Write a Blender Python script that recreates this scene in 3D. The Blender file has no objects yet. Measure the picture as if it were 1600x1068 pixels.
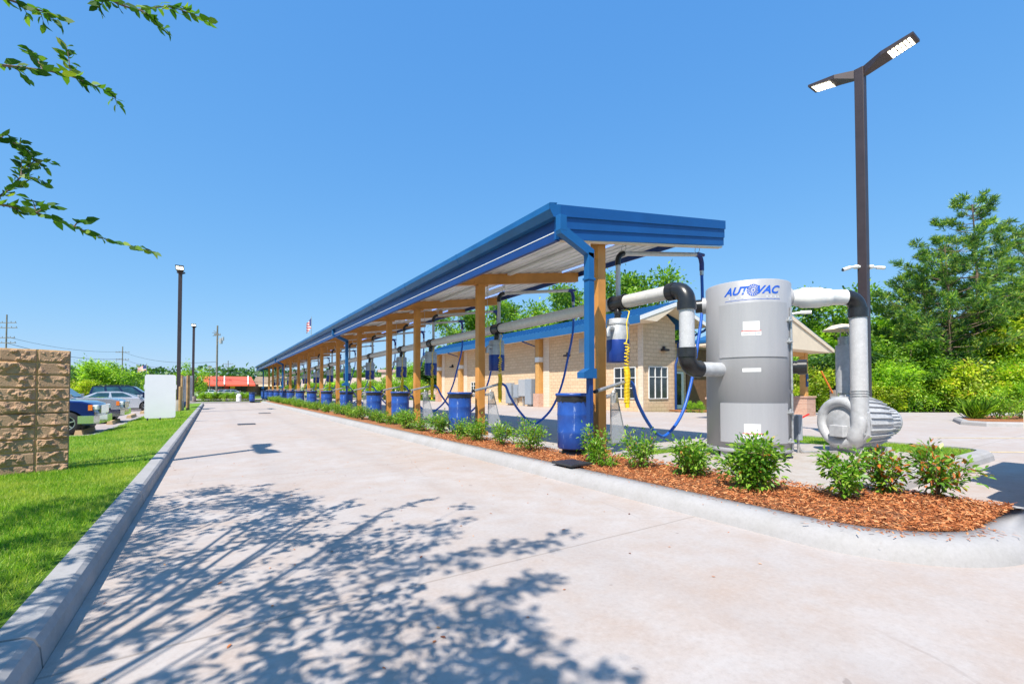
import bpy, math, random
import numpy as np
from mathutils import Vector, Matrix, noise
random.seed(7); rng = np.random.default_rng(11)
PI = math.pi
SC = bpy.context.scene
COL = SC.collection
H = 1.2; F = 711.0
PSI = math.atan(467/711); CS, SN = math.cos(PSI), math.sin(PSI)

def wpt(xc, zc):                      # camera-frame ground offsets (metres) -> world x, y
    return (xc*CS + zc*SN, -xc*SN + zc*CS)
def at(u, zc, z=0):                   # a place seen in column u at depth zc
    x, y = wpt((u-800)/F*zc, zc); return Vector((x, y, z))
def hgt(v, zc): return H + (609-v)/F*zc

# ------------------------------------------------------------------ mesh builder
class MB:
    def __init__(s): s.v = []; s.f = []; s.sm = []
    def face(s, idx, smooth=False): s.f.append(idx); s.sm.append(smooth)
    def poly(s, pts, smooth=False):
        n = len(s.v); s.v += [tuple(p) for p in pts]; s.face(list(range(n, n+len(pts))), smooth)
    def boxb(s, x0, x1, y0, y1, z0, z1):
        n = len(s.v)
        s.v += [(x0,y0,z0),(x1,y0,z0),(x1,y1,z0),(x0,y1,z0),(x0,y0,z1),(x1,y0,z1),(x1,y1,z1),(x0,y1,z1)]
        for q in ((0,3,2,1),(4,5,6,7),(0,1,5,4),(1,2,6,5),(2,3,7,6),(3,0,4,7)): s.face([n+i for i in q])
    def box(s, c, d, rz=0, M=None):
        n = len(s.v); M = M or Matrix.Rotation(rz, 3, 'Z'); c = Vector(c)
        for z in (-1,1):
            for x, y in ((-1,-1),(1,-1),(1,1),(-1,1)):
                s.v.append(tuple(c + M @ Vector((x*d[0]/2, y*d[1]/2, z*d[2]/2))))
        for q in ((0,3,2,1),(4,5,6,7),(0,1,5,4),(1,2,6,5),(2,3,7,6),(3,0,4,7)): s.face([n+i for i in q])
    def beam(s, p0, p1, w, h, up=(0,0,1)):      # rectangular bar from p0 to p1
        p0, p1 = Vector(p0), Vector(p1); d = (p1-p0); L = d.length; d.normalize(); up = Vector(up)
        sd = d.cross(up)
        if sd.length < 1e-4: sd = d.cross(Vector((0,1,0)))
        sd.normalize(); u2 = sd.cross(d).normalized()
        M = Matrix((sd, d, u2)).transposed()
        s.box((p0+p1)/2, (w, L, h), M=M)
    def tube(s, pts, r, n=12, caps=True, smooth=True):
        pts = [Vector(p) for p in pts]; m = len(pts)
        rs = r if isinstance(r, (list, tuple)) else [r]*m
        t0 = (pts[1]-pts[0]).normalized()
        a = Vector((0,0,1)) if abs(t0.z) < .9 else Vector((1,0,0))
        nrm = t0.cross(a).normalized(); rings = []
        for i in range(m):
            t = (pts[min(i+1,m-1)]-pts[max(i-1,0)]).normalized()
            nrm = (nrm - t*nrm.dot(t)).normalized(); b = t.cross(nrm)
            base = len(s.v); rings.append(base)
            for k in range(n):
                an = 2*PI*k/n
                s.v.append(tuple(pts[i] + (nrm*math.cos(an)+b*math.sin(an))*rs[i]))
        for i in range(m-1):
            for k in range(n):
                k2 = (k+1) % n
                s.face([rings[i]+k, rings[i]+k2, rings[i+1]+k2, rings[i+1]+k], smooth)
        if caps:
            for i, rev in ((0, True), (m-1, False)):
                if rs[i] > 1e-4:
                    ring = [s.v[rings[i]+k] for k in range(n)]
                    s.poly(ring[::-1] if rev else ring)
    def lathe(s, prof, c=(0,0,0), n=24, smooth=True, M=None, a0=0, a1=2*PI):
        c = Vector(c); full = abs(a1-a0-2*PI) < 1e-6; nn = n if full else n+1
        base = len(s.v)
        for (r, z) in prof:
            for k in range(nn):
                an = a0+(a1-a0)*k/n; p = Vector((r*math.cos(an), r*math.sin(an), z))
                s.v.append(tuple(c + (M @ p if M else p)))
        for i in range(len(prof)-1):
            for k in range(n):
                k2 = (k+1) % nn
                s.face([base+i*nn+k, base+i*nn+k2, base+(i+1)*nn+k2, base+(i+1)*nn+k], smooth)
    def prism(s, pts, vec):
        vec = Vector(vec); a = [Vector(p) for p in pts]; b = [p+vec for p in a]
        s.poly(a[::-1]); s.poly(b)
        for i in range(len(a)):
            j = (i+1) % len(a); s.poly([a[i], a[j], b[j], b[i]])
    def sweep(s, path, prof, closed=False, smooth=False):   # prof: (offset to the left of travel, z)
        P = [Vector((p[0], p[1])) for p in path]; m = len(P); rings = []
        zs = [p[2] if len(p) > 2 else 0 for p in path]
        for i in range(m):
            if closed: a = (P[i]-P[i-1]).normalized(); b = (P[(i+1)%m]-P[i]).normalized()
            else:
                b = (P[min(i+1,m-1)]-P[min(i,m-2)]).normalized(); a = (P[max(i,1)]-P[max(i-1,0)]).normalized()
            na, nb = Vector((-a.y,a.x)), Vector((-b.y,b.x)); q = (na+nb); q.normalize(); k = 1/max(.35, q.dot(na))
            rings.append(len(s.v))
            for (o, z) in prof: s.v.append((P[i].x+q.x*o*k, P[i].y+q.y*o*k, z+zs[i]))
        n = len(prof)
        for i in range(m if closed else m-1):
            j = (i+1) % m
            for k in range(n-1): s.face([rings[i]+k, rings[j]+k, rings[j]+k+1, rings[i]+k+1], smooth)
    def build(s, name, mat, parent=None, world=True, bevel=0, auto=None):
        me = bpy.data.meshes.new(name); v = s.v
        if parent is not None and world:
            L = parent.location; v = [(a-L.x, b-L.y, c-L.z) for a, b, c in v]
        me.from_pydata(v, [], s.f); me.polygons.foreach_set('use_smooth', s.sm)
        return link(name, me, mat, parent, bevel)

def link(name, me, mat, parent=None, bevel=0):
    o = bpy.data.objects.new(name, me); COL.objects.link(o)
    for m in (mat if isinstance(mat, (list, tuple)) else [mat]): me.materials.append(m)
    if parent is not None: o.parent = parent
    if bevel:
        b = o.modifiers.new('bevel', 'BEVEL'); b.width = bevel; b.segments = 2; b.limit_method = 'ANGLE'; b.angle_limit = math.radians(40)
    return o
def tag(o, label=None, cat=None, group=None, kind=None):
    if label: o['label'] = label
    if cat: o['category'] = cat
    if group: o['group'] = group
    if kind: o['kind'] = kind
    return o
def thing(name, label, cat, loc=(0,0,0), rz=0, group=None):
    o = bpy.data.objects.new(name, None); COL.objects.link(o); o.location = loc; o.rotation_euler = (0,0,rz)
    o.empty_display_size = .2
    return tag(o, label, cat, group)
def struct(name, mb, mat, bevel=0):
    o = mb.build(name, mat, None, bevel=bevel) if isinstance(mb, MB) else link(name, mb, mat, None, bevel)
    o['kind'] = 'structure'; return o
def children(o): return [c for c in bpy.data.objects if c.parent == o]
_ch = {}
def copy_tree(o, parent=None, kids=None):
    if kids is None:
        kids = {}
        for c in bpy.data.objects:
            if c.parent: kids.setdefault(c.parent.name, []).append(c)
    c = o.copy(); COL.objects.link(c)
    if parent: c.parent = parent
    for ch in kids.get(o.name, []): copy_tree(ch, c, kids)
    return c
ONES = 'first second third fourth fifth sixth seventh eighth ninth tenth eleventh twelfth thirteenth fourteenth fifteenth sixteenth seventeenth eighteenth nineteenth'.split()
TENS = ['twenty', 'thirty', 'forty', 'fifty', 'sixty', 'seventy']; TENTH = ['twentieth', 'thirtieth', 'fortieth', 'fiftieth', 'sixtieth', 'seventieth']
def ordinal(n):
    if n < 20: return ONES[n-1]
    t, r = divmod(n, 10)
    return TENTH[t-2] if r == 0 else TENS[t-2] + '-' + ONES[r-1]

# ------------------------------------------------------------------ materials
class NT:
    def __init__(s, name):
        s.m = bpy.data.materials.new(name); s.m.use_nodes = True; s.t = s.m.node_tree; s.t.nodes.clear()
        s.out = s.t.nodes.new('ShaderNodeOutputMaterial')
    def n(s, typ, **kw):
        nd = s.t.nodes.new(typ)
        for k, v in kw.items():
            if k in nd.inputs.keys() if isinstance(k, str) else False: nd.inputs[k].default_value = v
            else: setattr(nd, k, v)
        return nd
    def l(s, a, b): s.t.links.new(a, b)
    def val(s, op, a, b=0, c=None):
        m = s.t.nodes.new('ShaderNodeMath'); m.operation = op
        for i, x in enumerate((a, b) if c is None else (a, b, c)):
            if isinstance(x, (int, float)): m.inputs[i].default_value = x
            else: s.l(x, m.inputs[i])
        return m.outputs[0]
    def coord(s, kind='Object'): return s.t.nodes.new('ShaderNodeTexCoord').outputs[kind]
    def noise(s, scale, detail=4, rough=.55, vec=None, dist=0):
        nd = s.t.nodes.new('ShaderNodeTexNoise'); nd.inputs['Scale'].default_value = scale
        nd.inputs['Detail'].default_value = detail; nd.inputs['Roughness'].default_value = rough; nd.inputs['Distortion'].default_value = dist
        s.l(vec if vec is not None else s.coord(), nd.inputs['Vector']); return nd.outputs['Fac']
    def ramp(s, fac, stops):
        r = s.t.nodes.new('ShaderNodeValToRGB'); e = r.color_ramp.elements
        while len(e) < len(stops): e.new(.5)
        for k, (p, c) in enumerate(stops): e[k].position = p; e[k].color = (*c, 1) if len(c) == 3 else c
        s.l(fac, r.inputs[0]); return r.outputs[0]
    def mix(s, fac, a, b, mode='MIX'):
        m = s.t.nodes.new('ShaderNodeMix'); m.data_type = 'RGBA'; m.blend_type = mode
        for sock, x in ((m.inputs[0], fac), (m.inputs[6], a), (m.inputs[7], b)):
            if isinstance(x, (int, float)): sock.default_value = x
            elif isinstance(x, tuple): sock.default_value = (*x, 1)
            else: s.l(x, sock)
        return m.outputs[2]
    def pbr(s, col, rough=.6, metal=0, bump=None, bstr=.3, bdist=.01, spec=.5, **kw):
        p = s.t.nodes.new('ShaderNodeBsdfPrincipled')
        if isinstance(col, tuple): p.inputs['Base Color'].default_value = (*col, 1)
        else: s.l(col, p.inputs['Base Color'])
        if isinstance(rough, (int, float)): p.inputs['Roughness'].default_value = rough
        else: s.l(rough, p.inputs['Roughness'])
        p.inputs['Metallic'].default_value = metal; p.inputs['Specular IOR Level'].default_value = spec
        for k, v in kw.items(): p.inputs[k.replace('_', ' ')].default_value = v
        if bump is not None:
            b = s.t.nodes.new('ShaderNodeBump'); b.inputs['Strength'].default_value = bstr; b.inputs['Distance'].default_value = bdist
            s.l(bump, b.inputs['Height']); s.l(b.outputs[0], p.inputs['Normal'])
        s.l(p.outputs[0], s.out.inputs[0]); return p

def worn(name, col, rough=.45, metal=0, var=.12, scale=6, bump=0, **kw):     # paint / metal with slight mottling
    t = NT(name); f = t.noise(scale, 5, .6)
    lo = tuple(c*(1-var) for c in col); hi = tuple(min(1, c*(1+var)) for c in col)
    c = t.ramp(f, [(.3, lo), (.7, hi)])
    fine = t.noise(scale*12, 3)
    r = t.val('MULTIPLY_ADD', fine, .25, rough-.12)
    t.pbr(c, r, metal, bump=fine if bump else None, bstr=bump or .1, bdist=.004, **kw); return t.m

def concrete(name, a, b, stain, joint=None, bump=.35, orange=.0):
    t = NT(name); co = t.coord()
    big = t.noise(.55, 6, .62, co, .4); mid = t.noise(3.2, 6, .65, co); fine = t.noise(90, 3, .7, co)
    c = t.ramp(big, [(.3, a), (.68, b)])
    c = t.mix(t.ramp(mid, [(.40, (0,0,0)), (.68, (1,1,1))]), c, stain)
    if orange:                                   # clay-coloured tyre dust lying in loose patches
        o = t.noise(.45, 7, .7, co, .5); c = t.mix(t.val('MULTIPLY', t.ramp(o, [(.46, (0,0,0)), (.7, (1,1,1))]), orange), c, (.42,.28,.19))
        w = t.noise(2.4, 8, .75, co, .6); c = t.mix(t.val('MULTIPLY', t.ramp(w, [(.5, (0,0,0)), (.62, (1,1,1))]), .16), c, (.50,.48,.47))
    c = t.mix(t.val('MULTIPLY', fine, .22), c, (.36,.33,.31))
    grit = t.noise(28, 5, .8, co); c = t.mix(t.val('MULTIPLY', t.ramp(grit, [(.50,(0,0,0)),(.66,(1,1,1))]), .22), c, tuple(x*.62 for x in stain))
    c = t.mix(t.val('MULTIPLY', t.ramp(grit, [(.36,(1,1,1)),(.46,(0,0,0))]), .18), c, tuple(min(1,x*1.18) for x in b))
    if orange:
        dr_ = t.noise(7.5, 2, .5, co); c = t.mix(t.val('MULTIPLY', t.ramp(dr_, [(.735,(0,0,0)),(.76,(1,1,1))]), .45), c, (.15,.12,.11))
        wv = t.t.nodes.new('ShaderNodeMix'); wv.data_type = 'VECTOR'; wv.inputs[0].default_value = .12; nz = t.t.nodes.new('ShaderNodeTexNoise'); nz.inputs['Scale'].default_value = 2.2; nz.inputs['Detail'].default_value = 6; t.l(co, nz.inputs['Vector']); t.l(co, wv.inputs[4]); t.l(nz.outputs['Color'], wv.inputs[5])
        vo = t.t.nodes.new('ShaderNodeTexVoronoi'); vo.feature = 'DISTANCE_TO_EDGE'; vo.inputs['Scale'].default_value = .33; t.l(wv.outputs[1], vo.inputs['Vector'])
        ck = t.val('MULTIPLY', t.val('LESS_THAN', vo.outputs['Distance'], .0022), t.ramp(t.noise(.5, 2, .5, co), [(.50,(0,0,0)),(.56,(1,1,1))])); c = t.mix(t.val('MULTIPLY', ck, .16), c, (.17,.13,.11))
        sx = t.t.nodes.new('ShaderNodeSeparateXYZ'); t.l(co, sx.inputs[0])
        for cx in (.75, 2.35):
            tb = t.val('MULTIPLY', t.val('SUBTRACT', 1, t.val('MINIMUM', 1, t.val('ABSOLUTE', t.val('MULTIPLY', t.val('SUBTRACT', sx.outputs[0], cx), 3.6)))), t.noise(1.1, 5, .7, co)); c = t.mix(t.val('MULTIPLY', tb, .30), c, (.27,.23,.215))
    h = t.val('ADD', t.val('MULTIPLY', fine, .5), mid)
    if joint:
        sp = t.t.nodes.new('ShaderNodeSeparateXYZ'); t.l(co, sp.inputs[0]); mask = None
        for ax, space, off, wd in joint:
            y = t.val('ADD', sp.outputs[ax], off); y = t.val('ADD', y, t.val('MULTIPLY', t.noise(4, 2, .5, co), .02))
            q = t.val('ABSOLUTE', t.val('SUBTRACT', t.val('FRACT', t.val('DIVIDE', y, space)), .5))
            mk = t.val('LESS_THAN', q, wd/space); mask = mk if mask is None else t.val('MAXIMUM', mask, mk)
        c = t.mix(t.val('MULTIPLY', mask, .55), c, (.25,.21,.18)); h = t.val('SUBTRACT', h, t.val('MULTIPLY', mask, 1.5))
    t.pbr(c, .85, 0, bump=h, bstr=bump, bdist=.006, spec=.3); return t.m

def blockwork(name, c1, c2, mort, w, hh, bump=.5, ms=.012, running=True):
    t = NT(name); sp = t.t.nodes.new('ShaderNodeSeparateXYZ'); t.l(t.coord(), sp.inputs[0])
    cb = t.t.nodes.new('ShaderNodeCombineXYZ'); t.l(t.val('ADD', sp.outputs[0], sp.outputs[1]), cb.inputs[0]); t.l(sp.outputs[2], cb.inputs[1])
    b = t.t.nodes.new('ShaderNodeTexBrick'); t.l(cb.outputs[0], b.inputs['Vector'])
    b.inputs['Scale'].default_value = 1; b.inputs['Brick Width'].default_value = w; b.inputs['Row Height'].default_value = hh
    b.inputs['Mortar Size'].default_value = ms; b.inputs['Mortar Smooth'].default_value = .3
    b.inputs['Color1'].default_value = (*c1,1); b.inputs['Color2'].default_value = (*c2,1); b.inputs['Mortar'].default_value = (*mort,1)
    if not running: b.offset = 0
    n = t.noise(14, 6, .7); c = t.mix(.35, b.outputs['Color'], t.ramp(n, [(.3, tuple(x*.7 for x in c1)), (.7, tuple(min(1,x*1.25) for x in c2))]))
    h = t.val('SUBTRACT', t.val('MULTIPLY', n, .8), b.outputs['Fac'])
    t.pbr(c, .9, 0, bump=h, bstr=bump, bdist=.02, spec=.2); return t.m

def leaf(name, stops, trans=.35, rough=.45, spec=.5, dry=None, vary=0):
    t = NT(name); g = t.t.nodes.new('ShaderNodeNewGeometry'); c = t.ramp(g.outputs['Random Per Island'], stops)
    if vary: c = t.mix(1, c, t.ramp(t.noise(vary, 3, .6), [(.34,(.50,.58,.60)),(.5,(1.0,1.0,.9)),(.64,(1.5,1.4,1.0))]), 'MULTIPLY')
    if dry: c = t.mix(t.ramp(t.noise(.9, 5, .7), [(.46,(0,0,0)),(.66,(1,1,1))]), c, dry)
    p = t.pbr(c, rough, 0, spec=spec); tr = t.t.nodes.new('ShaderNodeBsdfTranslucent')
    t.l(t.mix(1, c, (1.6,1.7,.6), 'MULTIPLY'), tr.inputs[0])
    m = t.t.nodes.new('ShaderNodeMixShader'); m.inputs[0].default_value = trans
    t.l(p.outputs[0], m.inputs[1]); t.l(tr.outputs[0], m.inputs[2]); t.l(m.outputs[0], t.out.inputs[0]); return t.m

M = {}
M['lane'] = concrete('lane_concrete', (.395,.35,.328), (.47,.43,.41), (.405,.335,.295), joint=[(1, 4.6, -5.0, .009)], orange=.42)
M['curb'] = concrete('curb_concrete', (.345,.335,.335), (.385,.376,.376), (.32,.31,.30), bump=.25)
M['slab'] = concrete('slab_concrete', (.38,.35,.32), (.455,.425,.40), (.37,.31,.26), joint=[(0, 3.1, .4, .008)])
M['lot'] = concrete('lot_concrete', (.38,.31,.29), (.46,.39,.36), (.30,.26,.25), joint=[(0, 4.5, 0, .01), (1, 4.5, 0, .01)])
M['pedestal'] = concrete('pedestal_concrete', (.32,.28,.24), (.45,.40,.35), (.25,.21,.18), bump=.8)
M['blue'] = worn('blue_painted_steel', (.006,.082,.28), .42, .1, .1, 2)
M['blue2'] = worn('deep_blue_painted_steel', (.008,.045,.20), .4, .1, .12, 2)
M['gutterblue'] = worn('gutter_blue_paint', (.010,.108,.31), .38, .1, .12, 2)
M['roofblue'] = worn('standing_seam_blue', (.018,.115,.29), .36, .15, .08, 1)
M['post'] = worn('ochre_painted_steel', (.54,.235,.048), .5, 0, .14, 3)
M['deck'] = worn('white_roof_deck', (.80,.80,.79), .45, .1, .10, 1.2)
M['white'] = worn('white_paint', (.78,.78,.77), .45, 0, .05, 3)
M['cream'] = worn('cream_soffit', (.72,.60,.45), .7, 0, .05, 3)
M['pvcw'] = worn('white_pvc', (.80,.80,.79), .3, 0, .05, 8)
M['black'] = worn('black_rubber', (.018,.019,.022), .3, 0, .3, 10)
M['dark'] = worn('dark_plastic', (.03,.03,.035), .5, 0, .3, 10)
M['barrel'] = worn('barrel_blue_plastic', (.018,.075,.34), .38, 0, .25, 5)
def scuffed():
    t = NT('scuffed_blue_barrel'); co = t.coord(); f = t.noise(5, 5, .6, co); c = t.ramp(f, [(.3,(.012,.055,.27)),(.7,(.022,.09,.38))])
    mp = t.t.nodes.new('ShaderNodeMapping'); mp.inputs['Scale'].default_value = (9,9,2.2); t.l(co, mp.inputs[0]); sc = t.noise(1, 6, .75, mp.outputs[0], .6)
    c = t.mix(t.val('MULTIPLY', t.ramp(sc, [(.60,(0,0,0)),(.68,(1,1,1))]), .55), c, (.45,.55,.75)); t.pbr(c, .35, spec=.5); return t.m
M['barrel'] = scuffed()
M['bluecan'] = worn('canister_blue', (.012,.045,.26), .35, .1, .15, 8)
M['graycan'] = worn('canister_gray', (.42,.44,.47), .45, .2, .18, 14)
M['galv'] = worn('galvanised_steel', (.50,.51,.52), .38, .65, .22, 18)
M['hose'] = worn('blue_hose', (.012,.10,.48), .4, 0, .15, 12)
M['hosed'] = worn('navy_hose', (.018,.03,.22), .4, 0, .15, 12)
M['yellow'] = worn('yellow_hose', (.85,.60,.015), .35, 0, .08, 10)
M['bronze'] = worn('dark_bronze_paint', (.050,.036,.040), .45, .2, .15, 3)
M['silver'] = worn('cast_aluminium_paint', (.48,.49,.51), .42, .12, .15, 12, bump=.15)
M['wood'] = worn('weathered_wood', (.36,.22,.10), .8, 0, .3, 5)
M['polewood'] = worn('utility_pole_wood', (.20,.18,.15), .85, 0, .3, 3)
M['bark'] = worn('bark', (.17,.12,.09), .9, 0, .35, 10, bump=.5)
M['stem'] = worn('shrub_stem', (.22,.15,.09), .9, 0, .3, 20)
M['fencegray'] = worn('gray_fence_board', (.30,.31,.36), .7, 0, .25, 3)
M['redroof'] = worn('red_orange_roof', (.78,.10,.05), .5, 0, .08, 2)
M['brown'] = worn('brown_siding', (.17,.085,.045), .7, 0, .2, 4)
M['cladding'] = worn('tan_shingles', (.42,.31,.24), .9, 0, .15, 2)
M['pink'] = worn('pale_pink_stucco', (.66,.50,.45), .9, 0, .06, 1)
M['tyre'] = worn('tyre_rubber', (.022,.022,.024), .75, 0, .2, 20)
M['chrome'] = worn('chrome', (.75,.76,.78), .14, 1, .03, 3)
M['rim'] = worn('alloy_rim', (.60,.61,.63), .3, .8, .05, 6)
M['orange'] = worn('amber_lens', (.80,.20,.03), .2, 0, .1, 20)
M['red'] = worn('red_plastic', (.65,.03,.02), .4, 0, .1, 20)
M['carblue'] = worn('navy_car_paint', (.006,.022,.15), .16, .3, .1, 2, Coat_Weight=1.0)
M['carsilver'] = worn('silver_car_paint', (.42,.42,.44), .24, .5, .04, 2, Coat_Weight=1.0)
M['carsilver2'] = worn('pale_silver_car_paint', (.55,.56,.60), .24, .4, .04, 2, Coat_Weight=1.0)
M['carwhite'] = worn('white_car_paint', (.78,.79,.80), .22, 0, .03, 2, Coat_Weight=1.0)
M['carnavy'] = worn('dark_navy_car_paint', (.008,.014,.06), .16, .3, .1, 2, Coat_Weight=1.0)
M['amberwall'] = worn('ochre_column_paint', (.56,.30,.09), .6, 0, .1, 3)
M['elec'] = worn('electrical_gray', (.33,.37,.42), .5, .2, .08, 4)
M['label'] = worn('printed_label', (.80,.80,.80), .5, 0, .03, 30)
M['print'] = worn('gray_print', (.45,.47,.52), .6, 0, .1, 30)
M['printred'] = worn('red_print', (.70,.06,.05), .6, 0, .1, 30)
M['logo'] = worn('logo_blue', (.012,.10,.55), .4, 0, .05, 10)
M['logopale'] = worn('pale_logo_letters', (.56,.58,.64), .45, 0, .05, 10)
M['block'] = blockwork('tan_blockwork', (.62,.44,.28), (.72,.54,.36), (.46,.32,.21), .45, .22, .8, .016)
M['pilaster'] = blockwork('pale_blockwork', (.68,.55,.42), (.74,.61,.49), (.55,.43,.32), .40, .20, .4)
M['brick'] = blockwork('pink_brick', (.48,.27,.20), (.58,.37,.28), (.60,.50,.42), .21, .075, .5, .008)
M['brownbrick'] = blockwork('brown_brick', (.20,.10,.07), (.26,.14,.10), (.35,.28,.24), .30, .10, .4, .008)
def glassy(name, col, rough=.06):
    t = NT(name); f = t.noise(1.5, 3); c = t.ramp(f, [(.4, tuple(x*.5 for x in col)), (.6, col)]); t.pbr(c, rough, 0, spec=.9); return t.m
M['glass'] = glassy('window_glass', (.035,.045,.05), .12); M['carglass'] = glassy('car_glass', (.03,.10,.13))
def clearpipe(name, col, alpha):
    t = NT(name); f = t.noise(9, 6, .7); sp = t.noise(60, 2, .5)
    c = t.ramp(f, [(.3, tuple(x*.82 for x in col)), (.7, col)])
    c = t.mix(t.ramp(sp, [(.64, (0,0,0)), (.7, (.6,.6,.6))]), c, (.86,.86,.86))
    t.pbr(c, .22, 0, spec=.6, Alpha=alpha); return t.m
M['clear'] = clearpipe('dusty_clear_tube', (.58,.58,.60), .96)
M['mainpipe'] = clearpipe('main_pipe_plastic', (.60,.58,.57), 1.0)
M['acrylic'] = clearpipe('frosted_acrylic', (.62,.64,.66), .42)
def tankmat():
    t = NT('tank_gray_paint'); co = t.coord(); mp = t.t.nodes.new('ShaderNodeMapping'); mp.inputs['Scale'].default_value = (9,9,.8); t.l(co, mp.inputs[0])
    st = t.noise(1, 5, .6, mp.outputs[0]); f = t.noise(45, 3)
    c = t.ramp(st, [(.3, (.34,.342,.365)), (.7, (.37,.372,.392))]); c = t.mix(t.val('MULTIPLY', f, .12), c, (.6,.6,.62))
    t.pbr(c, t.val('MULTIPLY_ADD', st, .08, .40), .06, bump=f, bstr=.08, bdist=.003); return t.m
M['tank'] = tankmat()
def emit(name, col, s):
    t = NT(name); e = t.t.nodes.new('ShaderNodeEmission'); e.inputs[0].default_value = (*col,1); e.inputs[1].default_value = s; t.l(e.outputs[0], t.out.inputs[0]); return t.m
M['led'] = emit('lit_led', (1,.95,.72), 5.0); M['ledblue'] = emit('lit_blue_tube', (.25,.42,1), 1.1)
def mulchmat(name, chip):
    t = NT(name)
    if chip: c = t.ramp(t.t.nodes.new('ShaderNodeNewGeometry').outputs['Random Per Island'], [(0,(.13,.035,.015)),(.25,(.38,.11,.032)),(.7,(.56,.20,.062)),(1,(.72,.38,.17))]); t.pbr(c, .85)
    else:
        f = t.noise(38, 6, .8, dist=1.5); c = t.ramp(f, [(.32,(.09,.03,.012)),(.46,(.33,.12,.042)),(.6,(.46,.20,.08)),(.75,(.60,.36,.18))]); t.pbr(c, .9, bump=f, bstr=1, bdist=.03)
    return t.m
M['mulch'] = mulchmat('bark_mulch_bed', 0); M['chip'] = mulchmat('bark_chip', 1)
def grassmat(name, a, b, c3, bladelike=False):
    t = NT(name); f = t.noise(1.3, 5, .6); g = t.noise(55, 4, .75, dist=1)
    c = t.ramp(f, [(.3, a), (.55, b), (.78, c3)]); c = t.mix(t.ramp(g, [(.35,(.65,.65,.65)),(.55,(0,0,0))]), c, tuple(x*.45 for x in a))
    t.pbr(c, .9, bump=g, bstr=.9, bdist=.03, spec=.2); return t.m
M['lawn'] = grassmat('lawn_turf', (.10,.22,.015), (.20,.36,.03), (.34,.36,.08))
M['ground'] = grassmat('rough_grass_ground', (.10,.18,.03), (.17,.26,.05), (.26,.26,.10))
M['blade'] = leaf('grass_blade', [(0,(.06,.17,.008)),(.4,(.16,.34,.015)),(.8,(.32,.50,.03)),(1,(.5,.5,.12))], .4, .5, dry=(.46,.50,.09))
M['leaf'] = leaf('street_tree_leaf', [(0,(.025,.085,.012)),(.5,(.06,.17,.02)),(.9,(.16,.30,.03)),(1,(.30,.36,.05))], .35, .5, .3)
M['shrub'] = leaf('glossy_shrub_leaf', [(0,(.045,.14,.012)),(.4,(.12,.29,.02)),(.8,(.27,.47,.05)),(.97,(.42,.52,.10)),(1,(.5,.16,.04))], .35, .42, .45)
M['shrubred'] = leaf('shrub_leaf_with_red_tips', [(0,(.045,.13,.012)),(.4,(.12,.27,.02)),(.78,(.27,.44,.05)),(.84,(.45,.14,.03)),(1,(.62,.17,.03))], .25, .42, .5)
M['tbright'] = leaf('bright_tree_leaf', [(0,(.09,.21,.015)),(.5,(.22,.42,.03)),(1,(.44,.60,.07))], .4, .5, vary=.8)
M['tmid'] = leaf('mid_tree_leaf', [(0,(.045,.13,.02)),(.5,(.13,.28,.03)),(1,(.28,.44,.05))], .4, .5, vary=.8)
M['tyellow'] = leaf('yellow_green_leaf', [(0,(.16,.26,.015)),(.5,(.38,.50,.03)),(.9,(.50,.56,.07)),(1,(.6,.33,.1))], .4, .5, vary=.8)
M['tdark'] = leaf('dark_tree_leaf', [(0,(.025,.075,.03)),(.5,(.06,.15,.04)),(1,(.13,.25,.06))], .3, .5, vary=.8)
M['needle'] = leaf('pine_needle', [(0,(.03,.10,.05)),(.45,(.10,.24,.07)),(.8,(.27,.43,.08)),(1,(.52,.58,.13))], .4, .5, vary=1.1)
def flagmat():
    t = NT('striped_flag_cloth'); sp = t.t.nodes.new('ShaderNodeSeparateXYZ'); t.l(t.coord('Generated'), sp.inputs[0])
    s_ = t.val('GREATER_THAN', t.val('FRACT', t.val('MULTIPLY', sp.outputs[2], 6.5)), .5)
    c = t.mix(s_, (.62,.03,.05), (.80,.78,.78)); k = t.val('MULTIPLY', t.val('LESS_THAN', sp.outputs[0], .42), t.val('GREATER_THAN', sp.outputs[2], .46))
    t.pbr(t.mix(k, c, (.03,.05,.20)), .8); return t.m
M['flag'] = flagmat()

# ------------------------------------------------------------------ leaf clouds
LEAF6 = np.array([[0,0],[.30,.5],[.68,.42],[1,0],[.68,-.42],[.30,-.5]]); LEAF4 = np.array([[0,0],[.45,.5],[1,0],[.45,-.5]])
def unit(a): return a/np.maximum(np.linalg.norm(a, axis=1, keepdims=True), 1e-9)
def leaf_cloud(name, P, D, L, Wd, mat, parent=None, shape=LEAF6, fold=.12, nrm=None):
    P = np.asarray(P, float); n = len(P); D = unit(np.asarray(D, float)); L = np.broadcast_to(np.asarray(L, float), (n,))
    r = rng.normal(size=(n,3)) if nrm is None else nrm + rng.normal(size=(n,3))*.45
    S = unit(np.cross(D, r)); N = np.cross(S, D); k = len(shape)
    V = P[:,None,:] + D[:,None,:]*(shape[:,0][None,:,None]*L[:,None,None]) + S[:,None,:]*(shape[:,1][None,:,None]*(L*Wd)[:,None,None]) \
        + N[:,None,:]*((np.abs(shape[:,1])*fold*2 - shape[:,0]**2*.15)[None,:,None]*L[:,None,None])
    me = bpy.data.meshes.new(name); me.vertices.add(n*k); me.vertices.foreach_set('co', V.reshape(-1).astype(np.float32))
    me.loops.add(n*k); me.loops.foreach_set('vertex_index', np.arange(n*k, dtype=np.int32))
    me.polygons.add(n); me.polygons.foreach_set('loop_start', np.arange(0, n*k, k, dtype=np.int32)); me.polygons.foreach_set('loop_total', np.full(n, k, dtype=np.int32))
    me.update(calc_edges=True)
    return link(name, me, mat, parent)

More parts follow.
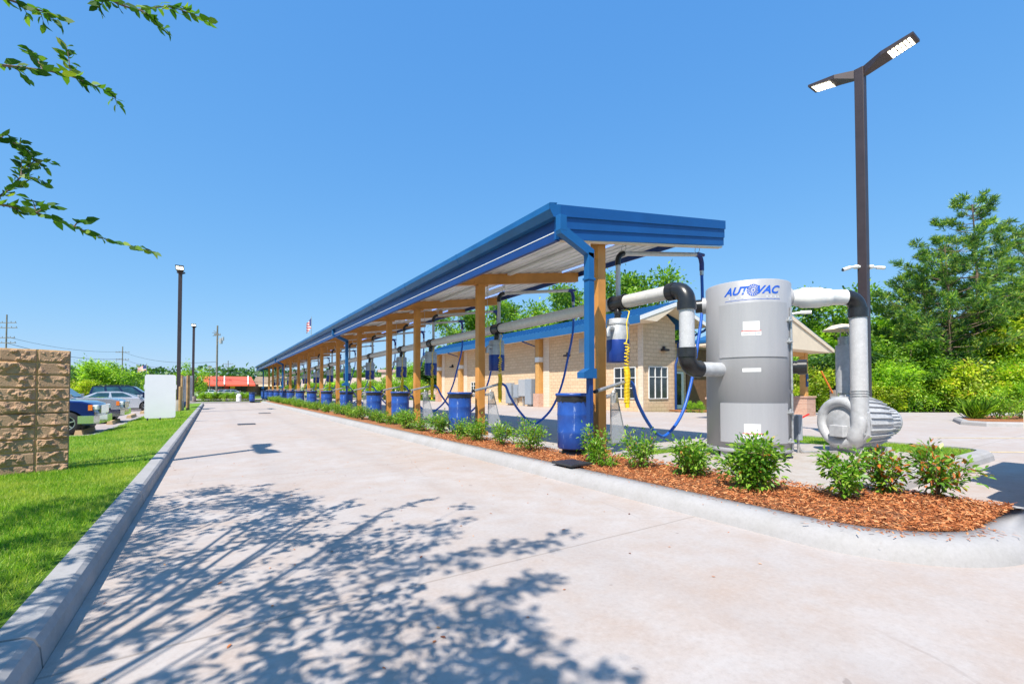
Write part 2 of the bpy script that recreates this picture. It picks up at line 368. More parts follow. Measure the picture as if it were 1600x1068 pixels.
# ------------------------------------------------------------------ world, sun, camera
SUN_AZ = Vector((-.846, -.533)).normalized(); SUN_EL = math.radians(54)
w = bpy.data.worlds.new('World'); SC.world = w; w.use_nodes = True
nt = w.node_tree; bg = nt.nodes['Background']; sky = nt.nodes.new('ShaderNodeTexSky'); sky.sky_type = 'NISHITA'; sky.sun_disc = False
sky.sun_elevation = SUN_EL; sky.sun_rotation = math.atan2(SUN_AZ.x, SUN_AZ.y); sky.altitude = 0; sky.air_density = 1.15; sky.dust_density = .25; sky.ozone_density = 3.0
sepc = nt.nodes.new('ShaderNodeSeparateColor'); cmb = nt.nodes.new('ShaderNodeCombineColor'); nt.links.new(sky.outputs[0], sepc.inputs[0])
for i_, (g_, k_) in enumerate(((.80,.66),(.50,1.56),(.25,3.5))):      # clear deep-blue day: flatter falloff towards the horizon
    pw = nt.nodes.new('ShaderNodeMath'); pw.operation = 'POWER'; pw.inputs[1].default_value = g_; ml = nt.nodes.new('ShaderNodeMath'); ml.operation = 'MULTIPLY'; ml.inputs[1].default_value = k_
    nt.links.new(sepc.outputs[i_], pw.inputs[0]); nt.links.new(pw.outputs[0], ml.inputs[0]); nt.links.new(ml.outputs[0], cmb.inputs[i_])
nt.links.new(cmb.outputs[0], bg.inputs[0]); bg.inputs[1].default_value = .123
ld = bpy.data.lights.new('sun', 'SUN'); ld.energy = 5.0; ld.angle = math.radians(.5); ld.color = (1, .93, .82)
so = bpy.data.objects.new('sun', ld); COL.objects.link(so)
sd = Vector((SUN_AZ.x*math.cos(SUN_EL), SUN_AZ.y*math.cos(SUN_EL), math.sin(SUN_EL))); so.rotation_euler = sd.to_track_quat('Z', 'Y').to_euler(); so.location = (-8,-6,14)
cam = bpy.data.cameras.new('camera'); co_ = bpy.data.objects.new('camera', cam); COL.objects.link(co_); SC.camera = co_
cam.sensor_width = 36; cam.lens = F/1600*36; cam.clip_end = 2000; cam.clip_start = .05
PITCH = math.radians(1.3); co_.location = (0,0,H); co_.rotation_euler = (PI/2+PITCH, 0, -PSI)
cam.shift_y = (75 - F*math.tan(PITCH))/1600
SC.view_settings.view_transform = 'Standard'; SC.view_settings.look = 'None'; SC.view_settings.exposure = .54; SC.view_settings.gamma = 1
SC.cycles.max_bounces = 6; SC.cycles.transparent_max_bounces = 16

# ------------------------------------------------------------------ ground and roads
def sheet(name, poly, z, mat):
    m = MB(); m.poly([(p[0], p[1], z) for p in poly]); return struct(name, m, mat)
sheet('ground', [(-600,-300),(600,-300),(600,700),(-600,700)], -.16, M['ground'])
sheet('driveway', [(-.6,-14),(52,-14),(46.9,-1.5),(21.8,14.8),(19.9,17),(19.9,64),(5.2,64),(5.2,49.6),(-4,49.6),(-4,45.6),(-.6,45.6)], 0, M['lane'])
sheet('parking_lot', [(-60,16.3),(-2.75,16.3),(-2.75,52),(-60,52)], -.03, M['lot'])
sheet('street', [(-160,66),(60,66),(60,74),(-160,74)], -.02, M['lot'])
m = MB(); m.sweep([(-60,16.2),(-2.65,16.2),(-2.65,45)], [(-.1,-.1),(-.1,.0),(.08,.0),(.08,-.1)]); struct('lot_kerb', m, M['curb'])
# left kerb and lawn
kprof = [(0,-.02),(.012,.085),(.03,.125),(.055,.142),(.17,.15),(.172,-.02)]
m = MB()
for a, b in ((-3,2.78),(2.8,6.2),(6.22,10.8),(10.82,18.),(18.02,27),(27.02,36),(36.02,44.6)): 
    m.sweep([(-.6,a),(-.6,b)], kprof)
    for yy, rev in ((a,1),(b,0)):
        e = [(-.6-o, yy, z) for o, z in kprof]; m.poly(e if rev else e[::-1])
arc = [(-.6-1.6+1.6*math.cos(t), 44.6+1.2*math.sin(t)) for t in np.linspace(0, PI/2, 7)]
m.sweep(arc, kprof); struct('kerb', m, M['curb'])
m = MB(); gx = [-40,-20,-14,-10,-8,-6,-4.6,-3.4,-2.9,-2.6,-2.3,-1.9,-1.5,-1.1,-.77]; gy = list(np.arange(-6,13,.6))+list(np.arange(13,16.2,.4))+[16.2]+list(np.linspace(17,44.6,24))
def lawn_z(x, y):
    z = .14 + (.03*noise.noise(Vector((x*.5,y*.5,0))) if x < -.9 else 0)
    if y < 16.2: z -= .14*max(0, min(1, (y-13.2)/3.0))*max(0, min(1, (-x-1.2)/1.5))
    else: z -= .14*max(0, min(1, (-x-1.2)/1.4))
    return z
for i in range(len(gx)-1):
    for j in range(len(gy)-1):
        if gy[j] >= 16.1 and gx[i] < -2.65: continue
        q = [(gx[i],gy[j]),(gx[i+1],gy[j]),(gx[i+1],gy[j+1]),(gx[i],gy[j+1])]; m.poly([(x, y, lawn_z(x,y)) for x, y in q], True)
struct('lawn', m, M['lawn'])
def blades(n, xr, yr, z, hh, name):
    P = np.stack([rng.uniform(*xr, n), rng.uniform(*yr, n), np.full(n, z)], 1); return P
def grass_obj(name, label, sets):
    P = []; L = []
    for n, xr, yr, z, hh in sets:
        P.append(blades(n, xr, yr, z, hh, '')); L.append(rng.uniform(.5, 1, n)*hh)
    P = np.concatenate(P); L = np.concatenate(L)
    if P[0][0] < 0: P[:,2] = [lawn_z(x, y)-.004 for x, y, _ in P]
    D = rng.normal(size=(len(P),3))*.45; D[:,2] = 1
    o = leaf_cloud(name, P, D, L, .13, M['blade'], shape=np.array([[0,.5],[1,0],[0,-.5]]), fold=0)
    tag(o, label, 'grass', kind='stuff'); return o
grass_obj('grass', 'short bright green lawn grass between the pale kerb and the tan block wall',
    [(60000,(-2.4,-.8),(2.3,8.6),.135,.055),(26000,(-3.4,-.8),(8,16),.13,.07),(16000,(-2.6,-.8),(16,28),.13,.09)])
# mulch bed kerb
cprof = [(0,-.02),(-.02,.05),(-.05,.10),(-.09,.132),(-.14,.147),(-.30,.15),(-.302,.02)]
path = [(3.84,49.5),(3.84,30),(3.84,20),(3.84,12),(3.84,8.2),(3.84,4.6)] + [(4.95+1.11*math.cos(t), 1.78+1.11*math.sin(t)) for t in np.linspace(PI, 1.5*PI, 16)] + [(6.0,.67)] + [(6.0+.25*math.cos(t), .92+.25*math.sin(t)) for t in np.linspace(-PI/2, 0, 6)] + [(6.28,1.4),(6.30,1.96)]
m = MB(); m.sweep(path, [(-o, z) for o, z in cprof], smooth=True); struct('island_kerb', m, M['curb'])
# tiny expansion joints cut across the kerb
# mulch
def inbed(x, y):
    if y > 5.5: return 4.13 < x < 5.04
    if y > 1.78: return 4.13 < x < (5.5 if y > 2.05 else 6.0)
    return (math.hypot(x-4.95, y-1.78) < .82 or (x >= 4.95 and y > .96)) and x < 6.0
m = MB(); nx = 22; ys = list(np.arange(.96, 9, .09)) + list(np.linspace(9, 49.4, 120))
rows = []
for y in ys:
    if y < 1.78: d = math.sqrt(max(0, .84**2-(1.78-y)**2)); xa = 4.95-d
    else: xa = 4.12
    xb = 6.0 if y < 1.9 else (5.52 if y < 5.5 else 5.06)
    rows.append([(xa+(xb-xa)*i/nx, y) for i in range(nx+1)])
base = len(m.v)
for r in rows:
    for i, (x, y) in enumerate(r):
        e = min(i, nx-i)/nx; m.v.append((x, y, .115 + .05*min(1, e*5)*(.6+noise.noise(Vector((x*2,y*2,3)))) + .012*noise.noise(Vector((x*14,y*14,0)))))
for j in range(len(rows)-1):
    for i in range(nx): a = base+j*(nx+1)+i; m.face([a,a+1,a+nx+2,a+nx+1], True)
struct('mulch_bed', m, M['mulch'])
P = []
while len(P) < 26000:
    y = .97 + 9.5*random.random()**1.6; x = random.uniform(4.12, 6.0)
    if inbed(x, y): P.append((x, y, .15+.035*random.random()))
D = rng.normal(size=(len(P),3)); D[:,2] *= .28
o = leaf_cloud('mulch_chips', P, D, rng.uniform(.014,.045,len(P)), .24, M['chip'], shape=np.array([[0,.5],[1,.35],[1,-.35],[0,-.5]]), fold=.02)
tag(o, 'loose orange brown bark chips in the planting bed beside the driveway', 'mulch', kind='stuff')
P = []
for _ in range(420):
    y = 1.2+12*random.random()**1.4; x = (4.12 if y > 1.9 else 4.25)-abs(random.gauss(0,.10)); P.append((x, y, .153 if x > 3.98 else (.12 if x > 3.90 else .004)))
    if x < 3.90: P[-1] = (x-.05, y, .004)
for _ in range(150):
    a = random.uniform(PI, 1.5*PI); r_ = 1.11-.26+abs(random.gauss(0,.07)); P.append((4.95+r_*math.cos(a), 1.78+r_*math.sin(a), .154))
D = rng.normal(size=(len(P),3)); D[:,2] *= .05
o = leaf_cloud('stray_chips', P, D, rng.uniform(.012,.04,len(P)), .25, M['chip'], shape=np.array([[0,.5],[1,.35],[1,-.35],[0,-.5]]), fold=.02, nrm=np.tile([0,0,9.0],(len(P),1)))
tag(o, 'scattered bark chips spilled on the kerb of the planting bed', 'mulch', kind='stuff')
P = np.stack([rng.uniform(-.55,3.7,130), rng.uniform(1.6,9,130), np.full(130,.006)],1); D = rng.normal(size=(130,3)); D[:,2] *= .05
o = leaf_cloud('fallen_leaves', P, D, rng.uniform(.015,.04,130), .4, M['chip'], fold=.05, nrm=np.tile([0,0,9.0],(130,1))); tag(o, 'a few dry fallen leaves scattered on the driveway', 'leaves', kind='stuff')
# bay kerb and tank island
m = MB(); m.boxb(5.05,5.27,5.62,63.5,-.02,.17); struct('bay_kerb', m, M['curb'], bevel=.015)
isl = [(5.52,2.0),(11.6,2.0)] ; 
ring = [(6.0,2.0),(11.1,2.0)] + [(11.1+.6*math.cos(t), 2.6+.6*math.sin(t)) for t in np.linspace(-PI/2,0,7)][1:] + [(11.7,5.0)] + [(11.1+.6*math.cos(t), 5.0+.6*math.sin(t)) for t in np.linspace(0,PI/2,7)][1:] + [(5.52,5.6),(5.52,2.0)]
m = MB(); m.sweep(ring, [(-.02,-.02),(0,.08),(.03,.125),(.07,.145),(.2,.15),(.2,.0)], closed=True); struct('pad_kerb', m, M['curb'])
sheet('pad_lawn', [(5.7,2.18),(11.2,2.18),(11.52,2.7),(11.52,5.0),(11.2,5.42),(5.7,5.42)], .12, M['lawn'])
m = MB(); m.boxb(5.60,9.75,2.12,4.95,.02,.155); struct('equipment_pad', m, M['slab'], bevel=.01)
grass_obj('grass', 'short grass on the island around the equipment pad behind the blower', [(9000,(9.8,11.45),(2.25,5.35),.12,.06),(3500,(5.8,9.8),(4.98,5.4),.12,.06)])
sheet('bay_pavement', [(5.28,5.62),(9.9,5.62),(9.9,63),(5.28,63)], .006, M['slab'])
# far lane end bed
sheet('far_mulch_bed', [(-5,49.8),(5,49.8),(5,53),(-5,53)], .05, M['mulch'])
m = MB(); m.boxb(-5,3.8,49.6,49.8,-.02,.14); struct('far_kerb', m, M['curb'])
# small island at the right with plants
c0 = at(1500,16.5); 
pts = [at(1488,17.5),at(1520,19.5),at(1700,19.5),at(1700,14.3),at(1540,15.0),at(1500,15.8)]
m = MB(); q = [(p.x,p.y) for p in pts][::-1]; area = sum(q[i][0]*q[(i+1)%6][1]-q[(i+1)%6][0]*q[i][1] for i in range(6))
if area < 0: q = q[::-1]
m.sweep(q, [(-.02,-.02),(0,.1),(.05,.15),(.2,.15),(.2,0)], closed=True); struct('side_island_kerb', m, M['curb'])
sheet('side_mulch_bed', [(c.x,c.y) for c in [at(1499,17.3),at(1530,19.0),at(1690,19.0),at(1690,14.8),at(1545,15.4),at(1510,16.1)]], .13, M['mulch'])
m = MB()
for v0 in (683.5, 705):
    za = 1.2*F/(v0-609); a = wpt((1455-800)/F*za, za); b = wpt((1640-800)/F*(za-.12), za-.12); d = Vector((b[0]-a[0], b[1]-a[1])).normalized()
    nv = Vector((-d.y, d.x))*.05
    m.poly([(a[0]-nv.x,a[1]-nv.y,.005),(b[0]-nv.x,b[1]-nv.y,.005),(b[0]+nv.x,b[1]+nv.y,.005),(a[0]+nv.x,a[1]+nv.y,.005)])
struct('road_marking', m, worn('faded_yellow_line', (.68,.53,.30), .8, 0, .15, 6))
# iron covers in the lane and bed
def plate(u, v, wd, dp, label, z=.008, nm='access_cover', th=.012):
    zc = (H-z)*F/(v-609); p = at(u, zc, z); m = MB(); m.box((p.x,p.y,z+th/2), (wd,dp,th)); t_ = thing(nm, label, 'access cover', p)
    m.build('lid', M['dark'], t_, bevel=.003)
    m = MB()
    for i in range(-2,3): m.box((p.x+i*wd/6, p.y, z+th+.001), (wd*.05, dp*.8, .003))
    m.build('grip_ridge', M['bronze'], t_)
plate(893, 724, .38, .42, 'black square utility box cover set in the orange mulch', z=.175, nm='utility_box_cover', th=.03)
plate(386, 662, .55, .55, 'dark drain cover in the far driveway, nearer of the two', th=.006)
plate(414, 645, .55, .55, 'small dark cover farther along the driveway by the curb', th=.006)

# ------------------------------------------------------------------ vacuum canopy
PY = [5.67, 9.79, 13.95, 16.75, 20.9, 25.1, 29.4, 33.8, 38.3, 42.7, 47.3, 51.9, 56.3, 60.4]
XL, XR, Y0, Y1 = 4.36, 8.71, 5.40, 62.3
top = lambda x: 3.98 + .150*(x-4.30)
cn = thing('vacuum_canopy', 'long blue edged shed roof on ochre posts over the vacuum bays', 'canopy', (6.5,5.67,0))
m = MB()
m.prism([(4.30,Y0+.02,top(4.30)-.07),(XR,Y0+.02,top(XR)-.07),(XR,Y0+.02,top(XR)),(4.30,Y0+.02,top(4.30))], (0,Y1-Y0-.04,0))
x = 4.55
while x < XR-.1:                       # ribs of the deck seen from below
    m.prism([(x-.018,Y0+.03,top(x)-.071),(x-.012,Y0+.03,top(x)-.10),(x+.012,Y0+.03,top(x)-.10),(x+.018,Y0+.03,top(x)-.071)], (0,Y1-Y0-.06,0)); x += .305
m.build('roof', M['deck'], cn)
m = MB()
x = 6.30; m.prism([(x-.05,Y0+.04,top(x)-.102),(x+.05,Y0+.04,top(x)-.102),(x+.05,Y0+.04,top(x)-.15),(x-.05,Y0+.04,top(x)-.15)], (0,Y1-Y0-.08,0))
m.build('purlin', M['deck'], cn)
m = MB(); m.prism([(XL+.03,Y0-.01,3.487),(XR+.0,Y0-.01,top(XR)-.52),(XR+.0,Y0-.01,top(XR)-.495),(XL+.03,Y0-.01,3.51)], (0,.10,0)); m.build('soffit_trim', M['cream'], cn)
def endband(y, dirn):
    g = []
    for (a, b, pr) in ((.0,.18,.075),(.176,.36,.05),(.356,.52,.03)):
        m = MB(); yy = y - pr*dirn
        m.prism([(XL-.03,yy,top(XL)+.02-b),(XR+.02,yy,top(XR)+.02-b*(.38/.52 if False else 1)*.95),(XR+.02,yy,top(XR)+.02-a*.95),(XL-.03,yy,top(XL)+.02-a)], (0,pr*dirn+.02*dirn,0)); g.append(m)
    return g
fm = MB()
for g in endband(Y0, 1): fm.v, fm.f, fm.sm = (fm.v+g.v, fm.f+[[i+len(fm.v) for i in f] for f in g.f], fm.sm+g.sm)
fm.build('end_fascia', M['blue'], cn, bevel=.006)
m = MB(); m.prism([(XL-.03,Y1,top(XL)-.5),(XR,Y1,top(XR)-.48),(XR,Y1,top(XR)+.02),(XL-.03,Y1,top(XL)+.02)], (0,.06,0)); m.build('end_fascia', M['blue'], cn)
m = MB(); m.prism([(XR,Y0+.02,top(XR)-.20),(XR+.03,Y0+.02,top(XR)-.20),(XR+.03,Y0+.02,top(XR)),(XR,Y0+.02,top(XR))], (0,Y1-Y0,0)); m.build('edge_trim', M['blue2'], cn)
m = MB(); m.prism([(XL-.02,Y0-.02,3.49),(XL+.02,Y0-.02,3.49),(XL+.02,Y0-.02,3.90),(XL-.02,Y0-.02,3.90)], (0,Y1-Y0,0)); 
m.prism([(XL-.02,Y0-.02,3.475),(XL+.05,Y0-.02,3.475),(XL+.05,Y0-.02,3.489),(XL-.02,Y0-.02,3.489)], (0,Y1-Y0,0)); m.build('side_fascia', M['blue2'], cn)
m = MB(); m.boxb(XL-.026,XL-.0205,Y0-.02,Y1,3.605,3.617); m.build('fascia_stripe', M['white'], cn)
m = MB()                               # eave gutter: slanted front, hollow top
gp = [(4.375,3.80),(4.24,3.80),(4.17,3.905),(4.17,4.0),(4.19,4.0),(4.19,3.92),(4.25,3.82),(4.375,3.82)]
m.prism([(x,Y0-.08,z) for x,z in gp], (0,Y1-Y0+.1,0)); m.prism([(x,Y0-.084,z) for x,z in ((4.38,3.80),(4.24,3.80),(4.17,3.905),(4.17,4.0),(4.38,4.0))], (0,.01,0))
m.build('gutter', M['gutterblue'], cn)
m = MB(); m.prism([(4.19,Y0-.07,3.995),(4.32,Y0-.07,4.02),(4.32,Y0-.07,4.035),(4.19,Y0-.07,4.01)], (0,Y1-Y0+.05,0)); m.build('drip_edge', M['gutterblue'], cn)
yv = Y0+3.05
while yv < Y1:
    m = MB()
    m.prism([(x-.004,yv,z-(.004 if z < 3.95 else -.002)) for x,z in ((4.375,3.80),(4.24,3.80),(4.17,3.905),(4.17,4.0))], (0,.05,0)); yv += 3.05
    m.build('gutter_strap', M['gutterblue'], cn)
for i, y in enumerate(PY):
    m = MB(); m.boxb(5.40,5.58,y-.09,y+.09,.0,top(5.5)-.36); m.boxb(5.37,5.61,y-.12,y+.12,top(5.5)-.385,top(5.5)-.36); m.boxb(5.34,5.64,y-.15,y+.15,.0,.185); m.build('post', M['post'], cn, bevel=.006)
    m = MB()                           # I-beam
    zt = lambda x: top(x)-.075
    yb = y if i else y+.05
    for (ya, yb_, za, zb) in ((yb-.07,yb+.07,-.03,-.045),(yb-.07,yb+.07,-.27,-.285),(yb-.055,yb+.055,-.045,-.27)):
        m.prism([(XL+.05,ya,zt(XL)+zb),(XR-.06,ya,zt(XR)+zb),(XR-.06,ya,zt(XR)+za),(XL+.05,ya,zt(XL)+za)], (0,yb_-ya,0))
    m.boxb(5.3,5.68,yb-.075,yb+.075,zt(5.5)-.31,zt(5.5)-.24)
    if i: m.build('beam', M['post'], cn)
for i in (0, 4, 9, 13):
    y = PY[i]-.31 if i else 5.36; m = MB()
    if i == 0: y = Y0-.17
    m.boxb(4.25,4.38,y-.055,y+.055,3.57,3.80) if i == 0 else m.boxb(4.25,4.335,y-.055,y+.055,3.57,3.80)
    m.prism([(4.25,y-.055,3.57),(4.38,y-.055,3.57),(4.38,y-.055,3.63),(4.93,y-.055,3.38),(4.93,y-.055,3.24),(4.27,y-.055,3.52)], (0,.11,0))
    m.boxb(4.81,4.93,y-.055,y+.055,1.50,3.33); m.boxb(4.79,4.95,y-.065,y+.065,2.9,2.94)
    m.build('downspout', M['gutterblue'], cn, bevel=.006)
    m = MB(); m.prism([(4.69,y-.08,1.38),(4.95,y-.08,1.38),(4.95,y-.08,1.53),(4.81,y-.08,1.53),(4.69,y-.08,1.47)], (0,.16,0)); m.build('leaf_box', M['gutterblue'], cn, bevel=.006)
    m = MB(); m.boxb(4.84,4.91,y-.04,y+.04,.1,1.38); m.build('drain_pipe', M['blue2'], cn)
for i in range(13):
    y0, y1 = PY[i]+.2, PY[i+1]-.2
    for xx, a, b in ((6.75,y0,y0+1.5),(7.6,y0+2,min(y1,y0+3.3))):
        m = MB(); m.tube([(xx,a,top(xx)-.20),(xx,b,top(xx)-.20)], .018, 8); m.build('light_tube', M['ledblue'], cn)
        m = MB(); m.boxb(xx-.035,xx+.035,a-.03,b+.03,top(xx)-.175,top(xx)-.14); m.build('light_batten', M['white'], cn)
m = MB(); m.tube([(5.05,Y0+.1,top(5.05)-.20),(5.05,Y1-.1,top(5.05)-.20)], .012, 6); m.build('conduit', M['white'], cn)
# ------------------------------------------------------------------ main suction pipe
PX, PZ, PR = 6.0, 2.74, .112
mp = thing('suction_main_pipe', 'gray suction main pipe running under the canopy to the tank', 'pipe', (PX,4.32,0), group=None)
m = MB(); m.tube([(PX,4.52,PZ),(PX,61.2,PZ)], PR, 20); m.build('long_pipe', M['mainpipe'], mp)
def elbow(c0, d0, d1, R, r, n=8, ext=.0):     # from c0 heading d0, turning to d1
    c0, d0, d1 = Vector(c0), Vector(d0), Vector(d1); ctr = c0 + d1*R
    pts = [ctr - d1*R*math.cos(t) + d0*R*math.sin(t) for t in np.linspace(0, PI/2, n)]
    return [pts[0]-d0*ext] + pts + [pts[-1]+d1*ext], pts[-1]
pts, e1 = elbow((PX,4.50,PZ), (0,-1,0), (0,0,-1), .2, PR, 10, .05)
m = MB(); m.tube(pts, PR+.018, 22); m.tube([(PX,4.50,PZ),(PX,4.62,PZ)], PR+.028, 22); m.tube([e1+Vector((0,0,-.12)), e1], PR+.028, 22); m.build('upper_elbow', M['black'], mp)
m = MB(); m.tube([e1, (PX,4.30,1.72)], PR, 22); m.build('drop_pipe', M['clear'], mp)
TC = Vector((7.27,4.08,0)); TR = .62
dv = Vector((TC.x-PX, TC.y-4.30, 0)).normalized()
pts, e2 = elbow((PX,4.30,1.72), (0,0,-1), dv, .2, PR, 10, .05)
m = MB(); m.tube(pts, PR+.018, 22); m.tube([(PX,4.30,1.84),(PX,4.30,1.70)], PR+.028, 22); m.build('lower_elbow', M['black'], mp)
m = MB(); m.tube([e2, TC+Vector((0,0,1.52))-dv*(TR-.02)], PR, 22); m.build('inlet_pipe', M['silver'], mp)
for y in PY:
    m = MB(); m.tube([(PX,y-.16,PZ),(PX,y+.16,PZ)], PR+.02, 18); m.tube([(PX,y-.16,PZ),(PX,y-.13,PZ)], PR+.03, 18); m.tube([(PX,y+.13,PZ),(PX,y+.16,PZ)], PR+.03, 18)
    m.build('coupling', M['black'], mp)
    m = MB(); m.tube([(PX-.13,y+.3,PZ),(PX-.13,y+.3,top(PX)-.2)], .006, 6); m.build('hanger_rod', M['galv'], mp)

# ------------------------------------------------------------------ vacuum units
def helix(c, r, z0, z1, turns, n=14, wob=.012):
    P = []
    for i in range(int(turns*n)+1):
        t = i/n*2*PI; f = i/(turns*n); P.append((c[0]+r*math.cos(t)+wob*math.sin(f*9), c[1]+r*math.sin(t)+wob*math.cos(f*7), z0+(z1-z0)*f))
    return P
y = PY[0]
vu = thing('vacuum_unit', 'vacuum canister with blue hose at the first ochre post, next to the gray tank', 'vacuum', (PX,y,0), group='vacuum units hanging under the canopy')
CY = y+.02
m = MB(); m.lathe([(0,2.45),(.17,2.45),(.19,2.43),(.195,2.08)], (PX-.02,CY,0), 28); m.lathe([(.2,2.38),(.205,2.36),(.2,2.34)], (PX-.02,CY,0), 28); cano = m.build('canister', M['graycan'], vu)
m = MB(); m.lathe([(.196,2.08),(.2,2.07),(.2,1.70),(.19,1.685),(0,1.685)], (PX-.02,CY,0), 28); m.build('dust_bucket', M['bluecan'], vu)
m = MB(); m.tube([(PX,CY,PZ-.08),(PX-.03,CY-.02,2.62),(PX-.05,CY-.03,2.52),(PX-.04,CY,2.44)], .055, 12); m.tube([(PX-.045,CY-.03,2.56),(PX-.045,CY-.03,2.53)], .068, 12); m.build('suction_elbow', M['black'], vu)
m = MB(); m.tube([(PX-.2,CY-.05,2.27),(PX-.30,CY-.07,2.27),(PX-.34,CY-.07,2.23),(PX-.34,CY-.07,2.12)], .045, 12); m.build('side_outlet', M['galv'], vu)
RY = y+.14; PB = .12
bz = lambda x: 3.66 + .155*(x-PX)
m = MB(); m.tube([(PX+.12,RY,2.44),(PX+.12,RY,3.52)], .043, 14); m.build('riser_pipe', M['clear'], vu)
m = MB(); m.tube([(PX+.12,RY,3.46),(PX+.12,RY,3.56),(PX+.14,RY,3.62),(PX+.19,RY,3.67),(PX+.26,RY,bz(PX+.26))], .052, 14); m.build('riser_elbow', M['black'], vu)
m = MB(); m.tube([(PX+.24,RY,bz(PX+.24)),(8.46,RY,bz(8.46))], .043, 14); m.build('boom_pipe', M['mainpipe'], vu)
m = MB(); m.tube([(8.42,RY,bz(8.42)),(8.54,RY,bz(8.5)-.01),(8.60,RY,bz(8.5)-.07),(8.63,RY,bz(8.5)-.17),(8.63,RY,bz(8.5)-.32)], .048, 14); m.tube([(8.5,RY,bz(8.5)+.02),(8.70,RY,bz(8.5)+.02)], .035, 10); m.build('swivel', M['hosed'], vu)
m = MB(); m.tube([(8.63,RY,bz(8.5)-.32),(8.63,RY,bz(8.5)-.42)], .04, 12); m.build('hose_collar', M['galv'], vu)
for xx in (6.27, 8.48):
    m = MB(); c = Vector((xx,RY,bz(xx)+.10))
    m.tube([c+Vector((.0,.055*math.cos(t),.07*math.sin(t))) for t in np.linspace(0,2*PI,13)], .006, 6, caps=False)
    m.tube([c+Vector((.03*math.cos(t),0,.11+.05*math.sin(t))) for t in np.linspace(0,2*PI,13)], .006, 6, caps=False)
    m.tube([(xx,RY,bz(xx)+.22),(xx,RY,min(top(xx)-.08,bz(xx)+.42))], .005, 6); m.build('hanging_ring', M['galv'], vu)
def bez(P, n=10):
    out = []; P = [Vector(p) for p in P]; Q = [P[0]]+P+[P[-1]]
    for i in range(1, len(Q)-2):
        for k in range(n):
            t = k/n; a,b,c,d = Q[i-1:i+3]; out.append(.5*((2*b)+(c-a)*t+(2*a-5*b+4*c-d)*t*t+(3*b-a-3*c+d)*t**3))
    return out+[P[-1]]
hp = bez([(8.63,RY,bz(8.5)-.40),(8.60,RY-.02,2.9),(8.38,RY-.05,2.1),(8.15,RY-.06,1.35),(7.78,RY-.1,.72),(7.30,RY-.14,.36),(7.0,RY-.16,.36),(6.65,RY-.2,.62),(6.3,y-.12,1.02),(6.12,y-.2,1.28),(5.98,y-.22,1.36)], 7)
hs = MB(); hs.tube(hp, .031, 10)
for i in range(0, len(hp)-1, 1):        # spiral ridges
    a, b = hp[i], hp[i+1]
hobj = hs.build('suction_hose', M['hose'], vu)
m = MB(); m.tube([(5.98,y-.22,1.36),(5.84,y-.24,1.33)], .034, 12); m.build('wand_grip', M['black'], vu)
m = MB(); m.tube([(5.16,y-.30,1.185),(5.10,y-.31,1.17)], [.034,.03], 12); m.build('wand_tip', M['black'], vu)
m = MB(); m.tube([(5.86,y-.24,1.335),(5.14,y-.30,1.18)], .03, 14); m.build('wand', M['galv'], vu)
m = MB(); m.tube([(5.58,y-.02,1.08),(5.72,y-.05,1.10),(5.78,y-.08,1.06)], .035, 10); m.boxb(5.76,5.80,y-.14,y-.02,.98,1.16); m.build('wand_bracket', M['galv'], vu)
m = MB(); cx, cy = PX-.09, y-.25
m.tube([(PX,CY-.1,PZ-.1),(PX-.02,cy,2.55),(cx,cy,2.35),(cx+.02,cy,2.1),(cx-.02,cy,2.0)], .010, 7)
P = helix((cx,cy), .035, 2.02, 1.62, 7, wob=.02) + helix((cx,cy), .046, 1.60, .98, 26) 
m.tube(P, .010, 6); m.tube([(cx,cy,1.0),(cx+.01,cy,.90)], .038, 10); m.build('air_hose', M['yellow'], vu)
p_un = vu
# frosted mat panel, one per post
mpn = thing('mat_clip_panel', 'frosted clear panel beside the first ochre post near the tank', 'panel', (5.75,y,0), group='clear panels beside the posts')
m = MB(); m.prism([(5.66,y-.12,1.10),(5.80,y-.12,1.10),(6.02,y-.12,.30),(5.66,y-.12,.30)], (0,.008,0)); m.build('sheet', M['acrylic'], mpn)
m = MB(); m.beam((5.81,y-.115,1.10),(6.03,y-.115,.30),.014,.02); m.beam((5.66,y-.115,.30),(6.03,y-.115,.30),.014,.02); m.beam((5.66,y-.115,.86),(5.88,y-.115,.86),.01,.02)
m.beam((5.66,y-.115,.30),(5.66,y-.115,1.12),.014,.02); m.boxb(5.60,5.64,y-.13,y-.09,.30,.34); m.boxb(5.575,5.66,y-.125,y-.105,.45,.48); m.build('rail', M['galv'], mpn)
m = MB(); m.tube([(5.70,y-.13,1.12),(5.70,y-.13,1.19),(5.76,y-.13,1.19)], .012, 8); m.build('clip', M['galv'], mpn)
